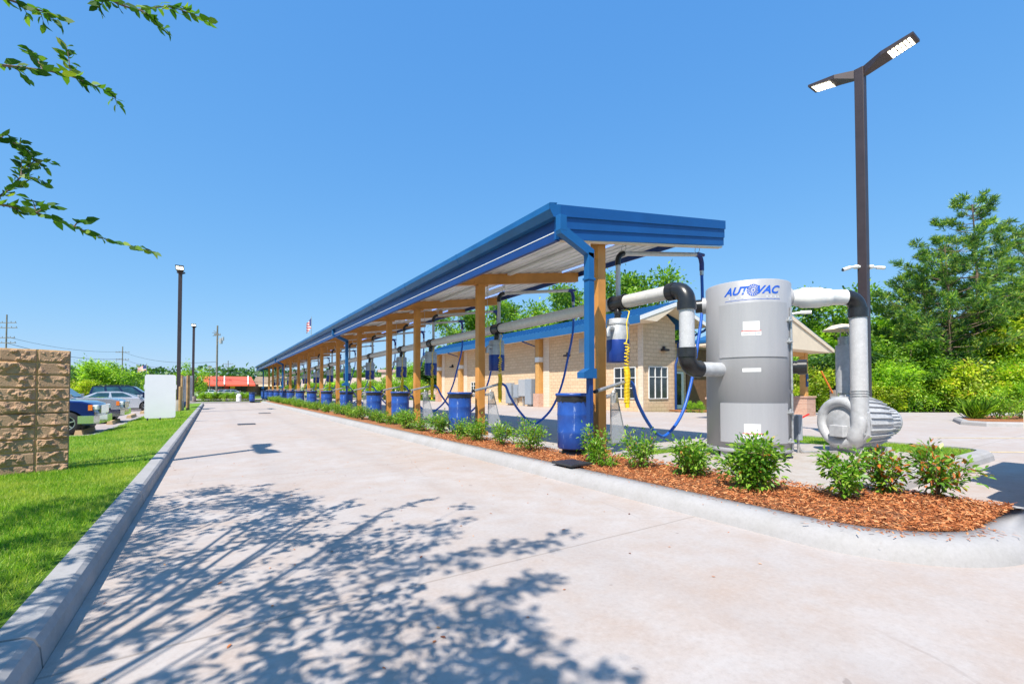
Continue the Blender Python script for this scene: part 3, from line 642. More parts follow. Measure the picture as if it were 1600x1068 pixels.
# barrels
def make_barrel(x, y, label, group):
    b = thing('trash_barrel', label, 'barrel', (x,y,.25), group=group)
    m = MB(); pr = [(0,.25),(.25,.25),(.268,.27),(.27,.5),(.276,.52),(.27,.54),(.27,.78),(.276,.8),(.27,.82),(.27,1.02),(.272,1.03)]
    m.lathe(pr, (x,y,0), 32); m.build('drum', M['barrel'], b)
    m = MB(); n = 48; base = 0
    prof = [(.275,1.02),(.284,1.05),(.28,1.08),(.287,1.105)]
    for j, (r, z) in enumerate(prof):
        for k in range(n):
            an = 2*PI*k/n; rr = r+.006*math.sin(k*2.3+j)+.004*math.sin(k*5.1); zz = z-(.018*abs(math.sin(k*1.7)) if j == 0 else 0); m.v.append((x+rr*math.cos(an), y+rr*math.sin(an), zz))
    for j in range(len(prof)-1):
        for k in range(n): k2 = (k+1)%n; m.face([j*n+k, j*n+k2, (j+1)*n+k2, (j+1)*n+k], True)
    m.build('liner_bag', M['black'], b)
    m = MB(); m.lathe([(.16,1.135),(.27,1.15),(.30,1.145),(.305,1.13),(.30,1.105),(.275,1.10)], (x,y,0), 32); m.build('lid', M['barrel'], b)
    m = MB(); m.lathe([(.0,.245),(.19,.245),(.2,.10)], (x,y,0), 24); m.build('stand', M['dark'], b)
    m = MB(); m.tube([(x+.26,y,1.06),(x+.40,y,1.06)], .03, 10); m.lathe([(.0,.02),(.05,.02),(.05,-.02)], (x+.33,y-.04,1.06), 12); m.build('clamp', M['galv'], b)
    return b
barrel = make_barrel(4.95, PY[0]+.02, 'scuffed blue trash barrel with black liner in front of the first ochre post', 'blue trash barrels along the canopy')
for i, yy in enumerate(PY[1:], 2):
    o = ordinal(i)
    c = copy_tree(p_un); c.location.y = yy; c['label'] = f'vacuum canister with hose hanging at the {o} ochre post from the tank'
    c = copy_tree(mpn); c.location.y = yy; c['label'] = f'frosted clear panel beside the {o} ochre post from the tank'
    c = copy_tree(barrel); c.location.y = yy+.02; c['label'] = f'blue trash barrel at the {o} ochre post counted from the tank'
for o in list(bpy.data.objects):
    if o.name.startswith('suction_hose') and o.parent != vu: pass

# ------------------------------------------------------------------ separator tank
PH0 = math.atan2(-TC.y, -TC.x)
tk = thing('separator_tank', 'tall gray cylindrical vacuum separator tank with blue lettering on the concrete pad', 'tank', (TC.x,TC.y,.155))
ZB, ZT = .25, 2.87
m = MB(); m.lathe([(0,ZB),(TR,ZB),(TR,ZT-.015),(TR-.01,ZT),(TR-.03,ZT),(TR-.04,ZT-.03),(0,ZT+.0)], TC, 96)
m.lathe([(TR+.001,ZB),(TR+.007,ZB+.01),(TR+.007,ZB+.05),(TR+.001,ZB+.06)], TC, 96); m.build('shell', M['tank'], tk)
m = MB()
for d in (-150,-35,28,90,180): a = PH0+math.radians(d); m.box((TC.x+.56*math.cos(a),TC.y+.56*math.sin(a),.205), (.07,.12,.10), a)
m.build('foot', M['tank'], tk)
def arcpanel(a0, a1, z0, z1, r0, r1, n=24):
    m = MB(); A = [PH0+math.radians(a0+(a1-a0)*i/n) for i in range(n+1)]
    pt = lambda r, a, z: (TC.x+r*math.cos(a), TC.y+r*math.sin(a), z)
    for i in range(n):
        a, b = A[i], A[i+1]
        m.poly([pt(r1,a,z0),pt(r1,b,z0),pt(r1,b,z1),pt(r1,a,z1)], True)
        m.poly([pt(r0,a,z1),pt(r1,a,z1),pt(r1,b,z1),pt(r0,b,z1)]); m.poly([pt(r0,a,z0),pt(r0,b,z0),pt(r1,b,z0),pt(r1,a,z0)])
    for a, s_ in ((A[0],0),(A[-1],1)): m.poly([pt(r0,a,z0),pt(r1,a,z0),pt(r1,a,z1),pt(r0,a,z1)])
    return m
o = arcpanel(-38, 58, 1.70, 2.52, TR, TR+.014).build('upper_door', M['tank'], tk)
o = arcpanel(-38, 58, .40, 1.00, TR, TR+.010).build('lower_door', M['tank'], tk)
m = MB()
for z0, z1 in ((.28,1.15),(1.2,2.46)):
    a = PH0+math.radians(68); m.tube([(TC.x+(TR+.02)*math.cos(a),TC.y+(TR+.02)*math.sin(a),z0),(TC.x+(TR+.02)*math.cos(a),TC.y+(TR+.02)*math.sin(a),z1)], .018, 8)
m.build('hinge_rod', M['galv'], tk)
for z in (.42,.86,1.93,2.25):
    a = PH0+math.radians(61); c = Vector((TC.x+(TR+.025)*math.cos(a),TC.y+(TR+.025)*math.sin(a),z)); m = MB()
    m.box(c, (.05,.10,.03), a); m.box(c+Vector((0,0,.03)), (.035,.05,.03), a); m.tube([c+Vector((0,0,-.03)),c+Vector((0,0,.06))], .012, 8)
    m.tube([c, c+Vector((math.cos(a)*.05,math.sin(a)*.05,.0))], .012, 8); m.build('latch', M['galv'], tk, bevel=.004)
def decal(a, zc, w_, h_, mat, off, name='decal'):   # curved sticker, a in degrees from the camera-facing line
    hw = math.degrees(w_/2/TR); r = TR+off; return arcpanel(a-hw, a+hw, zc-h_/2, zc+h_/2, r-.002, r, 8)
def addm(A, B): k = len(A.v); A.v += B.v; A.f += [[i+k for i in f] for f in B.f]; A.sm += B.sm
for (z, dz) in ((2.16,.016),(.62,.012)):
    decal(5, z+.0, .22, .14, M['label'], dz).build('label', M['label'], tk)
    decal(5, z-.105, .26, .07, M['label'], dz).build('label', M['label'], tk)
    decal(5, z-.072, .26, .012, M['printred'], dz+.002).build('label_stripe', M['printred'], tk)
    mm = MB()
    for k in range(4): addm(mm, decal(5, z+.045-k*.028, .18-.02*(k%2), .004, None, dz+.0015))
    addm(mm, decal(-.5, z-.108, .10, .022, None, dz+.0015)); addm(mm, decal(9.5, z-.108, .02, .05, None, dz+.0015)); addm(mm, decal(13.5, z-.108, .04, .02, None, dz+.0015))
    mm.build('label_print', M['print'], tk)
decal(5, 1.50, .25, .055, M['label'], .003).build('label', M['label'], tk)
mm = MB(); addm(mm, decal(5, 1.51, .10, .008, None, .005)); mm.build('label_print', M['print'], tk)
def curved_text(body, a_c, z, width, height, mat, name, shear=.40, off=.003, bold=.035):
    cu = bpy.data.curves.new('t', 'FONT'); cu.body = body; cu.size = 1; cu.shear = shear; cu.offset = bold; cu.align_x = 'CENTER'; cu.resolution_u = 4
    ob = bpy.data.objects.new('t', cu); COL.objects.link(ob); bpy.context.view_layer.update()
    me = bpy.data.meshes.new_from_object(ob.evaluated_get(bpy.context.evaluated_depsgraph_get())); COL.objects.unlink(ob); bpy.data.objects.remove(ob)
    xs = [v.co.x for v in me.vertices]; ys = [v.co.y for v in me.vertices]; x0, x1, y0, y1 = min(xs), max(xs), min(ys), max(ys)
    for v in me.vertices:
        X = ((v.co.x-x0)/(x1-x0)-.5)*width; Y = (v.co.y-y0)/(y1-y0)*height; a = PH0+math.radians(a_c)+X/TR; r = TR+off
        v.co = Vector((r*math.cos(a), r*math.sin(a), z+Y-.155))
    return link(name, me, mat, tk)
curved_text('AUT', -13.5, 2.645, .37, .125, M['logo'], 'lettering')
curved_text('VAC', 29.5, 2.645, .34, .125, M['logo'], 'lettering')
def curvpt(a_c, X, Z, off): a = PH0+math.radians(a_c)+X/TR; r = TR+off; return (r*math.cos(a)+TC.x, r*math.sin(a)+TC.y, Z)
m = MB(); zc = 2.705; R1 = .088                # round turbine emblem between the letters
for k in range(16):
    t0 = 2*PI*k/16
    q = []
    for r_, dt in ((.026,0),(.05,.22),(.07,.36),(R1,.42)): q.append((r_, t0+dt))
    q2 = [(r_, t_+(.20 if r_ > .04 else .13)) for r_, t_ in q][::-1]
    m.poly([curvpt(8, r_*math.cos(t_), zc+r_*math.sin(t_), .003) for r_, t_ in q+q2])
for ra, rb in ((.0,.013),(.083,.089)):
    for k in range(24):
        a, b = 2*PI*k/24, 2*PI*(k+1)/24; q = [(ra,a),(rb,a),(rb,b),(ra,b)] if ra else [(0,a),(rb,a),(rb,b)]
        m.poly([curvpt(8, r_*math.cos(t_), zc+r_*math.sin(t_), .0035) for r_, t_ in q])
m.build('emblem', M['logo'], tk)
decal(8, 2.565, .80, .006, None, .003).build('underline', M['logo'], tk)
curved_text('E  N  T  E  R', 9, 2.578, .72, .045, M['logopale'], 'faint_lettering', 0, .003, .0) if False else None
mm = MB()
for X in (-.33,-.24,-.15,.19,.25,.32,.37): addm(mm, decal(8+math.degrees(X/TR), 2.60, .022, .035, None, .0028))
mm.build('faint_lettering', M['logopale'], tk)
# stubs and fittings on the tank
al = PH0+math.radians(-88); dl = Vector((math.cos(al),math.sin(al),0)); p = TC+dl*(TR-.03)+Vector((0,0,2.62))
m = MB(); m.tube([p, p+dl*.08], .135, 22); m.build('stub_collar', M['tank'], tk)
m = MB(); m.tube([p+dl*.06, p+dl*.19], .112, 22); m.build('stub_pipe', M['black'], tk)
ar = PH0+math.radians(82); dr = Vector((math.cos(ar),math.sin(ar),0)); p = TC+dr*(TR-.03)+Vector((0,0,1.55))
m = MB(); m.tube([p, p+dr*.12], .10, 20); m.tube([p+dr*.10, p+dr*.22], .115, 20)
for k in range(8): t = 2*PI*k/8; m.tube([p+dr*.2+Vector((0,0,.07)), p+dr*.235+Vector((0,0,.07))], .01, 6)
m.build('capped_stub', M['black'], tk)
# ------------------------------------------------------------------ exhaust duct from tank to blower
CAMR = Vector((CS,-SN,0))
bp = thing('blower_duct', 'white and gray duct with black elbow from tank top to blower', 'duct', (8.66,3.05,.155))
ps = TC + CAMR*(TR-.06) + Vector((0,0,2.70)); VP_ = at(1342.5, 7.33)
end = Vector((VP_.x,VP_.y,2.70)); dd = (end-ps); L = dd.length; dd.normalize()
m = MB(); m.tube([ps, ps+dd*.10], .18, 24); m.tube([ps+dd*.10, ps+dd*.13], .155, 24); m.build('flange', M['tank'], bp)
m = MB(); m.tube([ps+dd*.1, ps+dd*.24, ps+dd*.25, ps+dd*.31, ps+dd*.33, ps+dd*.60, ps+dd*.66, ps+dd*.67, ps+dd*.75, ps+dd*.76, ps+dd*(L-.2)], [.125,.125,.14,.14,.165,.165,.138,.142,.142,.125,.125], 26); m.build('reducer', M['pvcw'], bp)
pts, e3 = elbow(end-dd*.2, dd, (0,0,-1), .2, .115, 10, .06)
m = MB(); m.tube(pts, .122, 24); m.tube([e3+Vector((0,0,.02)), e3+Vector((0,0,-.13))], .137, 24); m.build('elbow', M['black'], bp)
m = MB(); m.tube([e3, (e3.x,e3.y,1.05)], .12, 26); m.build('drop_pipe', M['clear'], bp)
m = MB()
for z in (1.10,1.14,1.18): m.tube([(e3.x,e3.y,z),(e3.x,e3.y,z+.012)], .128, 24)
m.build('hose_clamp', M['galv'], bp)
# ------------------------------------------------------------------ blower
BC = at(1316, 7.62, .66); ax = Vector((.943,-.332,0)).normalized(); up = Vector((0,0,1)); sdv = ax.cross(up).normalized()
MR = Matrix((sdv, up, ax)).transposed()      # local z -> axis
bl = thing('blower', 'silver ribbed regenerative blower with round housing behind the shrubs', 'blower', (BC.x,BC.y,.155))
def oct_profile(r, k=8, rot=PI/8): return [(r*math.cos(rot+2*PI*i/k), r*math.sin(rot+2*PI*i/k)) for i in range(k)]
m = MB(); o8 = oct_profile(.47); m.prism([BC + MR@Vector((a,b,-.02)) for a,b in o8], ax*.05); m.build('housing_flange', M['silver'], bl, bevel=.012)
m = MB(); ring = []
N1, N2 = 40, 12
for i in range(N1):
    t = 2*PI*i/N1
    for j in range(N2):
        f = 2*PI*j/N2; R_ = .345+.085*math.cos(f); ring.append(BC + MR@Vector((R_*math.cos(t), R_*math.sin(t), -.03-.09*abs(math.sin(f)) if math.sin(f) > 0 else -.01)))
m.v += [tuple(p) for p in ring]
for i in range(N1):
    for j in range(N2): a=i*N2+j; b=i*N2+(j+1)%N2; c=((i+1)%N1)*N2+(j+1)%N2; d=((i+1)%N1)*N2+j; m.face([a,d,c,b], True)
m.build('channel', M['silver'], bl)
m = MB(); m.lathe([(0,-.085),(.12,-.085),(.2,-.07),(.27,-.045),(.30,-.01)], BC, 30, M=MR); m.build('cover', M['silver'], bl)
m = MB(); m.box(BC + MR@Vector((.02,-.14,-.11)), (.25,.19,.13), M=MR@Matrix.Identity(3)); m.build('terminal_box', M['silver'], bl, bevel=.012)
m = MB()
for k in range(8): t = PI/8+2*PI*k/8; c = BC+MR@Vector((.425*math.cos(t),.425*math.sin(t),-.03)); m.tube([c, c-ax*.03], .018, 6)
m.build('bolt', M['galv'], bl)
m = MB(); m.lathe([(.44,.03),(.43,.12),(.41,.40),(.37,.60),(.27,.68)], BC, 40, M=MR)
m.build('motor_housing', M['silver'], bl)
m = MB()
for k in range(28):
    t = 2*PI*k/28; M2 = MR @ Matrix.Rotation(t, 3, 'Z')
    m.prism([BC+M2@Vector((.42,-.008,.05)), BC+M2@Vector((.462,-.008,.06)), BC+M2@Vector((.438,-.008,.46)), BC+M2@Vector((.388,-.008,.64)), BC+M2@Vector((.35,-.008,.62))], (M2@Vector((0,.016,0))))
m.build('cooling_fin', M['silver'], bl)
m = MB(); m.lathe([(.23,.66),(.25,.70),(.25,.92),(.235,.98),(.16,1.02),(0,1.03)], BC, 32, M=MR)
for k in range(30):
    t = 2*PI*k/30; M2 = MR @ Matrix.Rotation(t, 3, 'Z'); m.box(BC+M2@Vector((.26,0,.80)), (.02,.012,.22), M=M2)
m.build('fan_cowl', M['silver'], bl)
m = MB()
for k in (.1,.6): m.box(BC+ax*k+Vector((0,0,-.43)), (.08,.5,.14), M=MR@Matrix(((0,1,0),(0,0,1),(1,0,0)))) if False else m.box((BC.x+ax.x*k, BC.y+ax.y*k, .21), (.08,.6,.11), math.atan2(ax.y,ax.x))
m.build('mounting_foot', M['silver'], bl)
eb_ = BC+ax*.12; pts = bez([(e3.x,e3.y,1.08),(e3.x,e3.y,.8),(e3.x,e3.y,.60),(e3.x+.01,e3.y+.06,.44),(e3.x*.5+eb_.x*.5,e3.y*.5+eb_.y*.5,.36),(eb_.x,eb_.y,.36)], 6)
m = MB(); m.tube(pts, .123, 24); m.build('inlet_elbow', M['silver'], bl)
sp_ = at(1325, 7.95)
m = MB(); m.tube([(sp_.x,sp_.y,.55),(sp_.x,sp_.y,1.12)], .12, 22); m.tube([(sp_.x,sp_.y,1.15),(sp_.x,sp_.y,1.98)], .175, 28); m.build('silencer', M['silver'], bl)
m = MB()
for z in (1.12,2.0):
    for k in range(4): m.tube([(sp_.x,sp_.y,z+.035*k-.08*(z<1.5)),(sp_.x,sp_.y,z+.035*k+.015-.08*(z<1.5))], .14, 20)
    m.tube([(sp_.x,sp_.y,z-.1),(sp_.x,sp_.y,z+.13)], .125, 20)
m.build('perforated_neck', M['galv'], bl)
rc = Vector((sp_.x,sp_.y,0)) - CAMR*.09
m = MB(); m.lathe([(.0,2.36),(.16,2.33),(.29,2.25),(.292,2.242),(.16,2.318),(.0,2.348)], rc, 30); m.build('rain_cap', M['cream'], bl)
m = MB()
for a in (0,2*PI/3,4*PI/3): m.tube([(sp_.x+.1*math.cos(a),sp_.y+.1*math.sin(a),2.10),(rc.x+.02*math.cos(a),rc.y+.02*math.sin(a),2.34)], .008, 6)
m.build('cap_strut', M['galv'], bl)
# electrical disconnect by the tank, small camera, conduit
p = at(1246, 7.6); eb = thing('disconnect_box', 'gray electrical disconnect box with red lever just right of the tank', 'electrical box', (p.x,p.y,.155))
m = MB(); m.box((p.x,p.y,.58), (.07,.14,.42), -PSI); m.build('box', M['elec'], eb, bevel=.008)
m = MB(); m.beam(p+Vector((.05,-.04,.74)), p+Vector((.16,-.10,.80)), .02, .02); m.build('lever', M['red'], eb)
m = MB(); m.tube(bez([p+Vector((0,0,.42)),p+Vector((.02,-.02,.2)),p+Vector((.2,-.12,.17)),p+Vector((.75,-.4,.17))], 6), .02, 8); m.tube([p+Vector((.0,0,.38)),p+Vector((0,0,.155))], .02, 8); m.build('conduit', M['galv'], eb)
p = TC+dr*(TR+.0)+Vector((0,0,2.38)); sc_ = thing('security_camera', 'small white camera bracket on the right side of the gray tank', 'camera', p)
m = MB(); m.tube([p, p+dr*.14+Vector((0,0,.01))], .018, 8); m.build('bracket', M['white'], sc_)
m = MB(); m.tube([p+dr*.12+Vector((0,0,.01)), p+dr*.26+Vector((0,0,.0))], .028, 10); m.build('camera_body', M['white'], sc_)

# ------------------------------------------------------------------ area lights
def area_light(p, top_h, label, wd=.13, base_z=.12, ped=.5, heads=True, cams=True, ang=0):
    t_ = thing('area_light', label, 'light pole', (p.x,p.y,base_z), group='dark lamp posts')
    m = MB(); m.lathe([(0,base_z+ped),(.24,base_z+ped),(.25,base_z+ped-.02),(.25,base_z-.1)], (p.x,p.y,0), 28); m.build('footing', M['pedestal'], t_)
    m = MB(); m.box((p.x,p.y,(base_z+ped+top_h)/2), (wd,wd,top_h-base_z-ped), ang); m.box((p.x,p.y,base_z+ped+.015), (wd*1.9,wd*1.9,.03), ang); m.build('pole', M['bronze'], t_, bevel=.008)
    R_ = Matrix.Rotation(ang, 3, 'Z')
    for s_ in (-1,1):
        m = MB(); f = lambda x, y, z: Vector((p.x,p.y,top_h)) + R_@Vector((x, y*s_, z))
        a = [(.05,.06,-.18),(-.05,.06,-.18),(-.05,.06,0),(.05,.06,0)]; b = [(.18,.40,-.03),(-.18,.40,-.03),(-.18,.40,.05),(.18,.40,.05)]; c = [(.18,.90,.07),(-.18,.90,.07),(-.18,.90,.115),(.18,.90,.115)]
        n = len(m.v); m.v += [tuple(f(*q)) for q in a+b+c]
        for g in (0,4):
            for k in range(4): m.face([n+g+k, n+g+(k+1)%4, n+g+4+(k+1)%4, n+g+4+k])
        m.face([n+8,n+9,n+10,n+11]); m.face([n+3,n+2,n+1,n]); hd = m.build('lamp_head', M['bronze'], t_)
        m = MB()
        for r in range(6):
            for q in (-1,1):
                y = .50+r*.06; zz = lambda y: -.03+(y-.40)/.48*.10-.012
                m.poly([f(q*.08-.065,y,zz(y)),f(q*.08+.065,y,zz(y)),f(q*.08+.065,y+.042,zz(y+.042)),f(q*.08-.065,y+.042,zz(y+.042))])
        m.build('led_panel', M['led'], t_)
    return t_
pn = at(1352.5, 9.2)
ln = area_light(pn, 7.78, 'tall dark lamp post with two lit heads rising behind the blower', .16)
for s_, dl_ in ((-1, 'small white camera on the near side of the tall lamp post'), (1, 'small white camera pointing away on the right of the tall lamp post')):
    d = CAMR*s_; z = 3.70; p = pn+d*.11+Vector((0,0,z)); c = thing('security_camera', dl_ if s_ > 0 else 'small white camera with dark lens on the left of the tall lamp post', 'camera', p)
    m = MB(); m.lathe([(0,.045),(.05,.03),(.055,0),(.04,-.035),(0,-.045)], p+d*.04, 14); m.tube([p-d*.03,p+d*.04], .03, 8); m.build('mount', M['white'], c)
    m = MB(); q = p+d*.07; m.tube([q, q+d*.10+Vector((0,0,-.01))], .022, 10); m.tube([q+d*.09+Vector((0,0,-.01)), q+d*.24+Vector((0,0,-.02 if s_ > 0 else -.06))], .036, 12); m.build('camera_body', M['white'], c)
    m = MB(); m.tube([q+d*.241+Vector((0,0,-.02 if s_ > 0 else -.06)), q+d*.25+Vector((0,0,-.02 if s_ > 0 else -.06))], .03, 12); m.build('lens', M['black'], c)
p1 = at(279, 24.2); area_light(p1, 7.55, 'dark lamp post on a round concrete footing beside the white board', .17, ped=.55)
p2 = at(301.5, 42); area_light(p2, 7.1, 'farther dark lamp post in front of the young leafy tree', .19, ped=.5)
p3 = at(279, 24.2)
# the lamp post whose shadow lies across the driveway (stands on the lawn beyond the left edge)
sh = Vector((.87,10.65,0)); hL = 7.5; ln_ = hL/math.tan(SUN_EL); pb = sh + Vector((SUN_AZ.x,SUN_AZ.y,0))*ln_
area_light(Vector((pb.x,pb.y,0)), hL, 'dark lamp post standing on the lawn behind the tan block wall', .14)

# ------------------------------------------------------------------ split-face wall
wd_ = Vector((.978,.208,0)); wn = Vector((wd_.y,-wd_.x,0)); W0 = Vector((-1.6,8.28,0)); 
bw = thing('block_wall', 'tan split face concrete block wall standing on the lawn', 'wall', (W0.x,W0.y,.1))
LW, HW, mod, cr = 4.08, 1.64, .34, .164; du = .0125; nu, nv = int(LW/du), int((HW-.0)/du)
V = []
for j in range(nv+1):
    z = j*HW/nv
    for i in range(nu+1):
        s_ = i*LW/nu; bi = int((s_+.045)/mod); fu = ((s_+.045)/mod-bi); bj = int(z/cr); fv = z/cr-bj
        e = min(min(fu,1-fu)*mod, min(fv,1-fv)*cr); edge = min(1, max(0, e-.007)/.010)
        q = Vector((bi*7.3+s_*5, bj*5.1+z*5, bi+bj*.7)); d = noise.noise(q)*.9 + (noise.turbulence(Vector((s_*13,z*13,bi*3+bj)), 5, False)*1.0-.45)
        d = .030 + .042*d; off = edge*max(.012, d)
        P_ = W0 - wd_*s_ + wn*off; V.append((P_.x, P_.y, .08+z + .004*noise.noise(Vector((s_*9,z*9,5)))))
fc = []
for j in range(nv):
    for i in range(nu): a = j*(nu+1)+i; fc.append((a+1, a, a+nu+1, a+nu+2))
m = MB(); m.v = V; m.f = [list(f) for f in fc]; m.sm = [False]*len(fc)
def is_mortar(i, j):
    s_ = (i+.5)*LW/nu+.045; z = (j+.5)*HW/nv; fu, fv = s_/mod % 1, z/cr % 1; return min(min(fu,1-fu)*mod, min(fv,1-fv)*cr) < .0075
mort_idx = [1 if is_mortar(i, j) else 0 for j in range(nv) for i in range(nu)]
def wallmat():
    t = NT('split_face_block'); a = t.noise(3, 4); b = t.noise(70, 4, .7); c = t.ramp(a, [(.3,(.27,.14,.07)),(.7,(.45,.26,.145))]); c = t.mix(t.val('MULTIPLY', b, .5), c, (.60,.48,.38))
    t.pbr(c, .92, bump=b, bstr=1.0, bdist=.012, spec=.2); return t.m
M['split'] = wallmat(); bf = m.build('block_face', [M['split'], worn('ochre_mortar', (.50,.30,.13), .95, 0, .2, 8)], bw); bf.data.polygons.foreach_set('material_index', mort_idx); bf.data.update()
m = MB(); q0 = W0+wd_*.012; q1 = W0-wd_*LW
m.prism([(q0.x,q0.y,.05),(q1.x,q1.y,.05),(q1.x,q1.y,HW+.075),(q0.x,q0.y,HW+.075)], -wn*.19); m.build('core', M['split'], bw, bevel=.006)

# ------------------------------------------------------------------ white board by the kerb
bp_ = at(251, 16.6, .13); rz = -math.atan2(bp_.x, bp_.y)+.05
bd = thing('blank_sign_board', 'blank white board with rounded corners standing on the grass', 'sign board', (0,0,0)); bd.location = bp_; bd.rotation_euler.z = rz
def rrect(w_, h_, r, z0): 
    P = []
    for cx, cz, a0 in ((w_/2-r, z0+r, -PI/2),(w_/2-r, z0+h_-r, 0),(-w_/2+r, z0+h_-r, PI/2),(-w_/2+r, z0+r, PI)):
        for t in np.linspace(a0, a0+PI/2, 6): P.append((cx+r*math.cos(t), -.02, cz+r*math.sin(t)))
    return P
m = MB(); m.prism(rrect(.90,1.58,.08,.05), (0,.04,0)); m.build('panel', worn('matte_white_board', (.86,.83,.87), .8, 0, .02, 3), bd, world=False, bevel=.008)
m = MB(); m.boxb(-.475,-.451,-.02,.02,1.1,1.26); m.boxb(.451,.475,-.02,.02,1.1,1.26); m.build('hinge_tab', M['white'], bd, world=False)
m = MB()
for x in (-.36,0,.36): m.boxb(x-.02,x+.02,-.1,.1,-.02,.06)
m.build('foot', M['dark'], bd, world=False)

# ------------------------------------------------------------------ vehicles
def wheel_arch(cx, r, z, n=10): return [(cx+r*math.cos(t), z+r*math.sin(t)) for t in np.linspace(PI, 0, n)]
def vehicle(name, label, cat, nose, y0, paint, kind, group=None, gz=-.03, rz=0, scale=1):
    S = .9; t_ = thing(name, label, cat, (nose, y0, gz), group=group)
    if kind == 'pickup': L, Wd, wr, wx = 5.1, 1.85, .36, (-.70,-4.15); low = [(-5.05,.5),(-5.1,.95),(-4.9,1.02),(-3.6,1.04),(-1.45,1.06),(-.9,1.07),(-.35,1.03),(-.06,.94),(0,.62),(-.02,.45)]
    elif kind == 'sedan': L, Wd, wr, wx = 4.3, 1.7, .30, (-.78,-3.4); low = [(-4.3,.4),(-4.28,.82),(-3.9,.92),(-2.5,.90),(-1.3,.86),(-.7,.78),(-.2,.64),(0,.48),(-.04,.25)]
    else: L, Wd, wr, wx = 4.7, 1.8, .36, (-.85,-3.7); low = [(-4.7,.5),(-4.68,1.0),(-4.4,1.06),(-2.5,1.05),(-1.3,1.03),(-.6,.97),(-.12,.86),(0,.62),(-.03,.4)]
    zb = .30 if kind != 'sedan' else .20
    pts = [(-L+.03,zb)] + low + [(-.06,zb)]
    for cx in wx: pts += wheel_arch(cx, wr+.06, wr-.02)[::-1] if False else []
    bot = []
    for cx in wx:
        A = [(cx+(wr+.07)*math.cos(t), wr+(wr+.07)*math.sin(t)) for t in np.linspace(0, PI, 11)]; A = [q for q in A if q[1] >= zb]; bot += [(cx+(wr+.07)*.97, zb)]+A[0:]+[(cx-(wr+.07)*.97, zb)]
    pts += bot
    m = MB(); n = len(pts); rings = []
    for yy, k in ((0.0,.93),(.05,1),(.14,1.0),(Wd/2,1.02),(Wd-.14,1.0),(Wd-.05,1),(Wd,.93)):
        rings.append(len(m.v))
        for (x, z) in pts:
            zz = z if z < .55 else .55+(z-.55)*( .90 if k < .95 else k*(.985 if k == 1 else 1.0))
            xx = x + (.10*(1-abs(yy-Wd/2)*2/Wd) - .05 if x > -.3 else 0); m.v.append((xx, yy, zz))
    for i in range(len(rings)-1):
        for k in range(n): k2 = (k+1)%n; m.face([rings[i]+k2, rings[i]+k, rings[i+1]+k, rings[i+1]+k2], True)
    m.face([rings[0]+k for k in range(n)][::-1] if False else [rings[0]+k for k in range(n)]); m.face([rings[-1]+k for k in range(n)][::-1])
    body = m.build('body', paint, t_, world=False)
    # cabin
    if kind == 'pickup': cab = [(-3.75,1.03),(-3.6,1.58),(-3.4,1.64),(-2.3,1.64),(-2.05,1.58),(-1.45,1.04)]
    elif kind == 'sedan': cab = [(-4.0,.88),(-3.3,1.22),(-2.9,1.28),(-2.2,1.28),(-1.85,1.20),(-1.05,.84)]
    else: cab = [(-4.62,1.02),(-4.45,1.60),(-4.2,1.68),(-2.3,1.70),(-2.0,1.64),(-1.25,1.02)]
    m = MB(); n = len(cab); rings = []
    for yy, k in ((.07,0),(.20,1),(Wd/2,1.02),(Wd-.20,1),(Wd-.07,0)):
        rings.append(len(m.v))
        for (x, z) in cab:
            top_ = z > cab[0][1]+.1; m.v.append((x, (yy if not top_ else (yy if 0 < k > .5 else (.17 if yy < Wd/2 else Wd-.17))), z))
    for i in range(len(rings)-1):
        for k in range(n-1): m.face([rings[i]+k+1, rings[i]+k, rings[i+1]+k, rings[i+1]+k+1], True)
    m.face([rings[0]+k for k in range(n)]); m.face([rings[-1]+k for k in range(n)][::-1])
    m.build('cabin', paint, t_, world=False)
    zlo, zhi = cab[0][1]+.05, cab[2][1]-.09
    sl = lambda z: .07 + (.10)*(z-cab[0][1])/(cab[2][1]-cab[0][1]) - .006
    fx = lambda z: cab[-1][0] + (cab[-2][0]-cab[-1][0])*(z-cab[-1][1])/(cab[-2][1]-cab[-1][1]); bx = lambda z: cab[0][0]+(cab[1][0]-cab[0][0])*(z-cab[0][1])/(cab[1][1]-cab[0][1])
    ww = [(.1,.46),(.52,.9)] if kind != 'suv' else [(.05,.28),(.33,.60),(.65,.93)]
    for s_ in (0, 1):
        for f0, f1 in ww:
            m = MB(); P = []
            for (f, z) in ((f0,zlo),(f1,zlo),(f1,zhi),(f0,zhi)):
                x = bx(z)+(fx(z)-bx(z))*f; yv = sl(z); P.append((x, yv if s_ == 0 else Wd-yv, z))
            m.prism(P, (0,-.006 if s_ == 0 else .006,0)); m.build('side_window', M['carglass'], t_, world=False)
    m = MB(); a, b = cab[-1], cab[-2]; o = Vector((.008,0,.008))
    m.prism([Vector((a[0]-.05,.16,a[1]+.05))+o, Vector((a[0]-.05,Wd-.16,a[1]+.05))+o, Vector((b[0]+.02,Wd-.24,b[1]-.03))+o, Vector((b[0]+.02,.24,b[1]-.03))+o], (.006,0,.006)); m.build('windscreen', M['carglass'], t_, world=False)
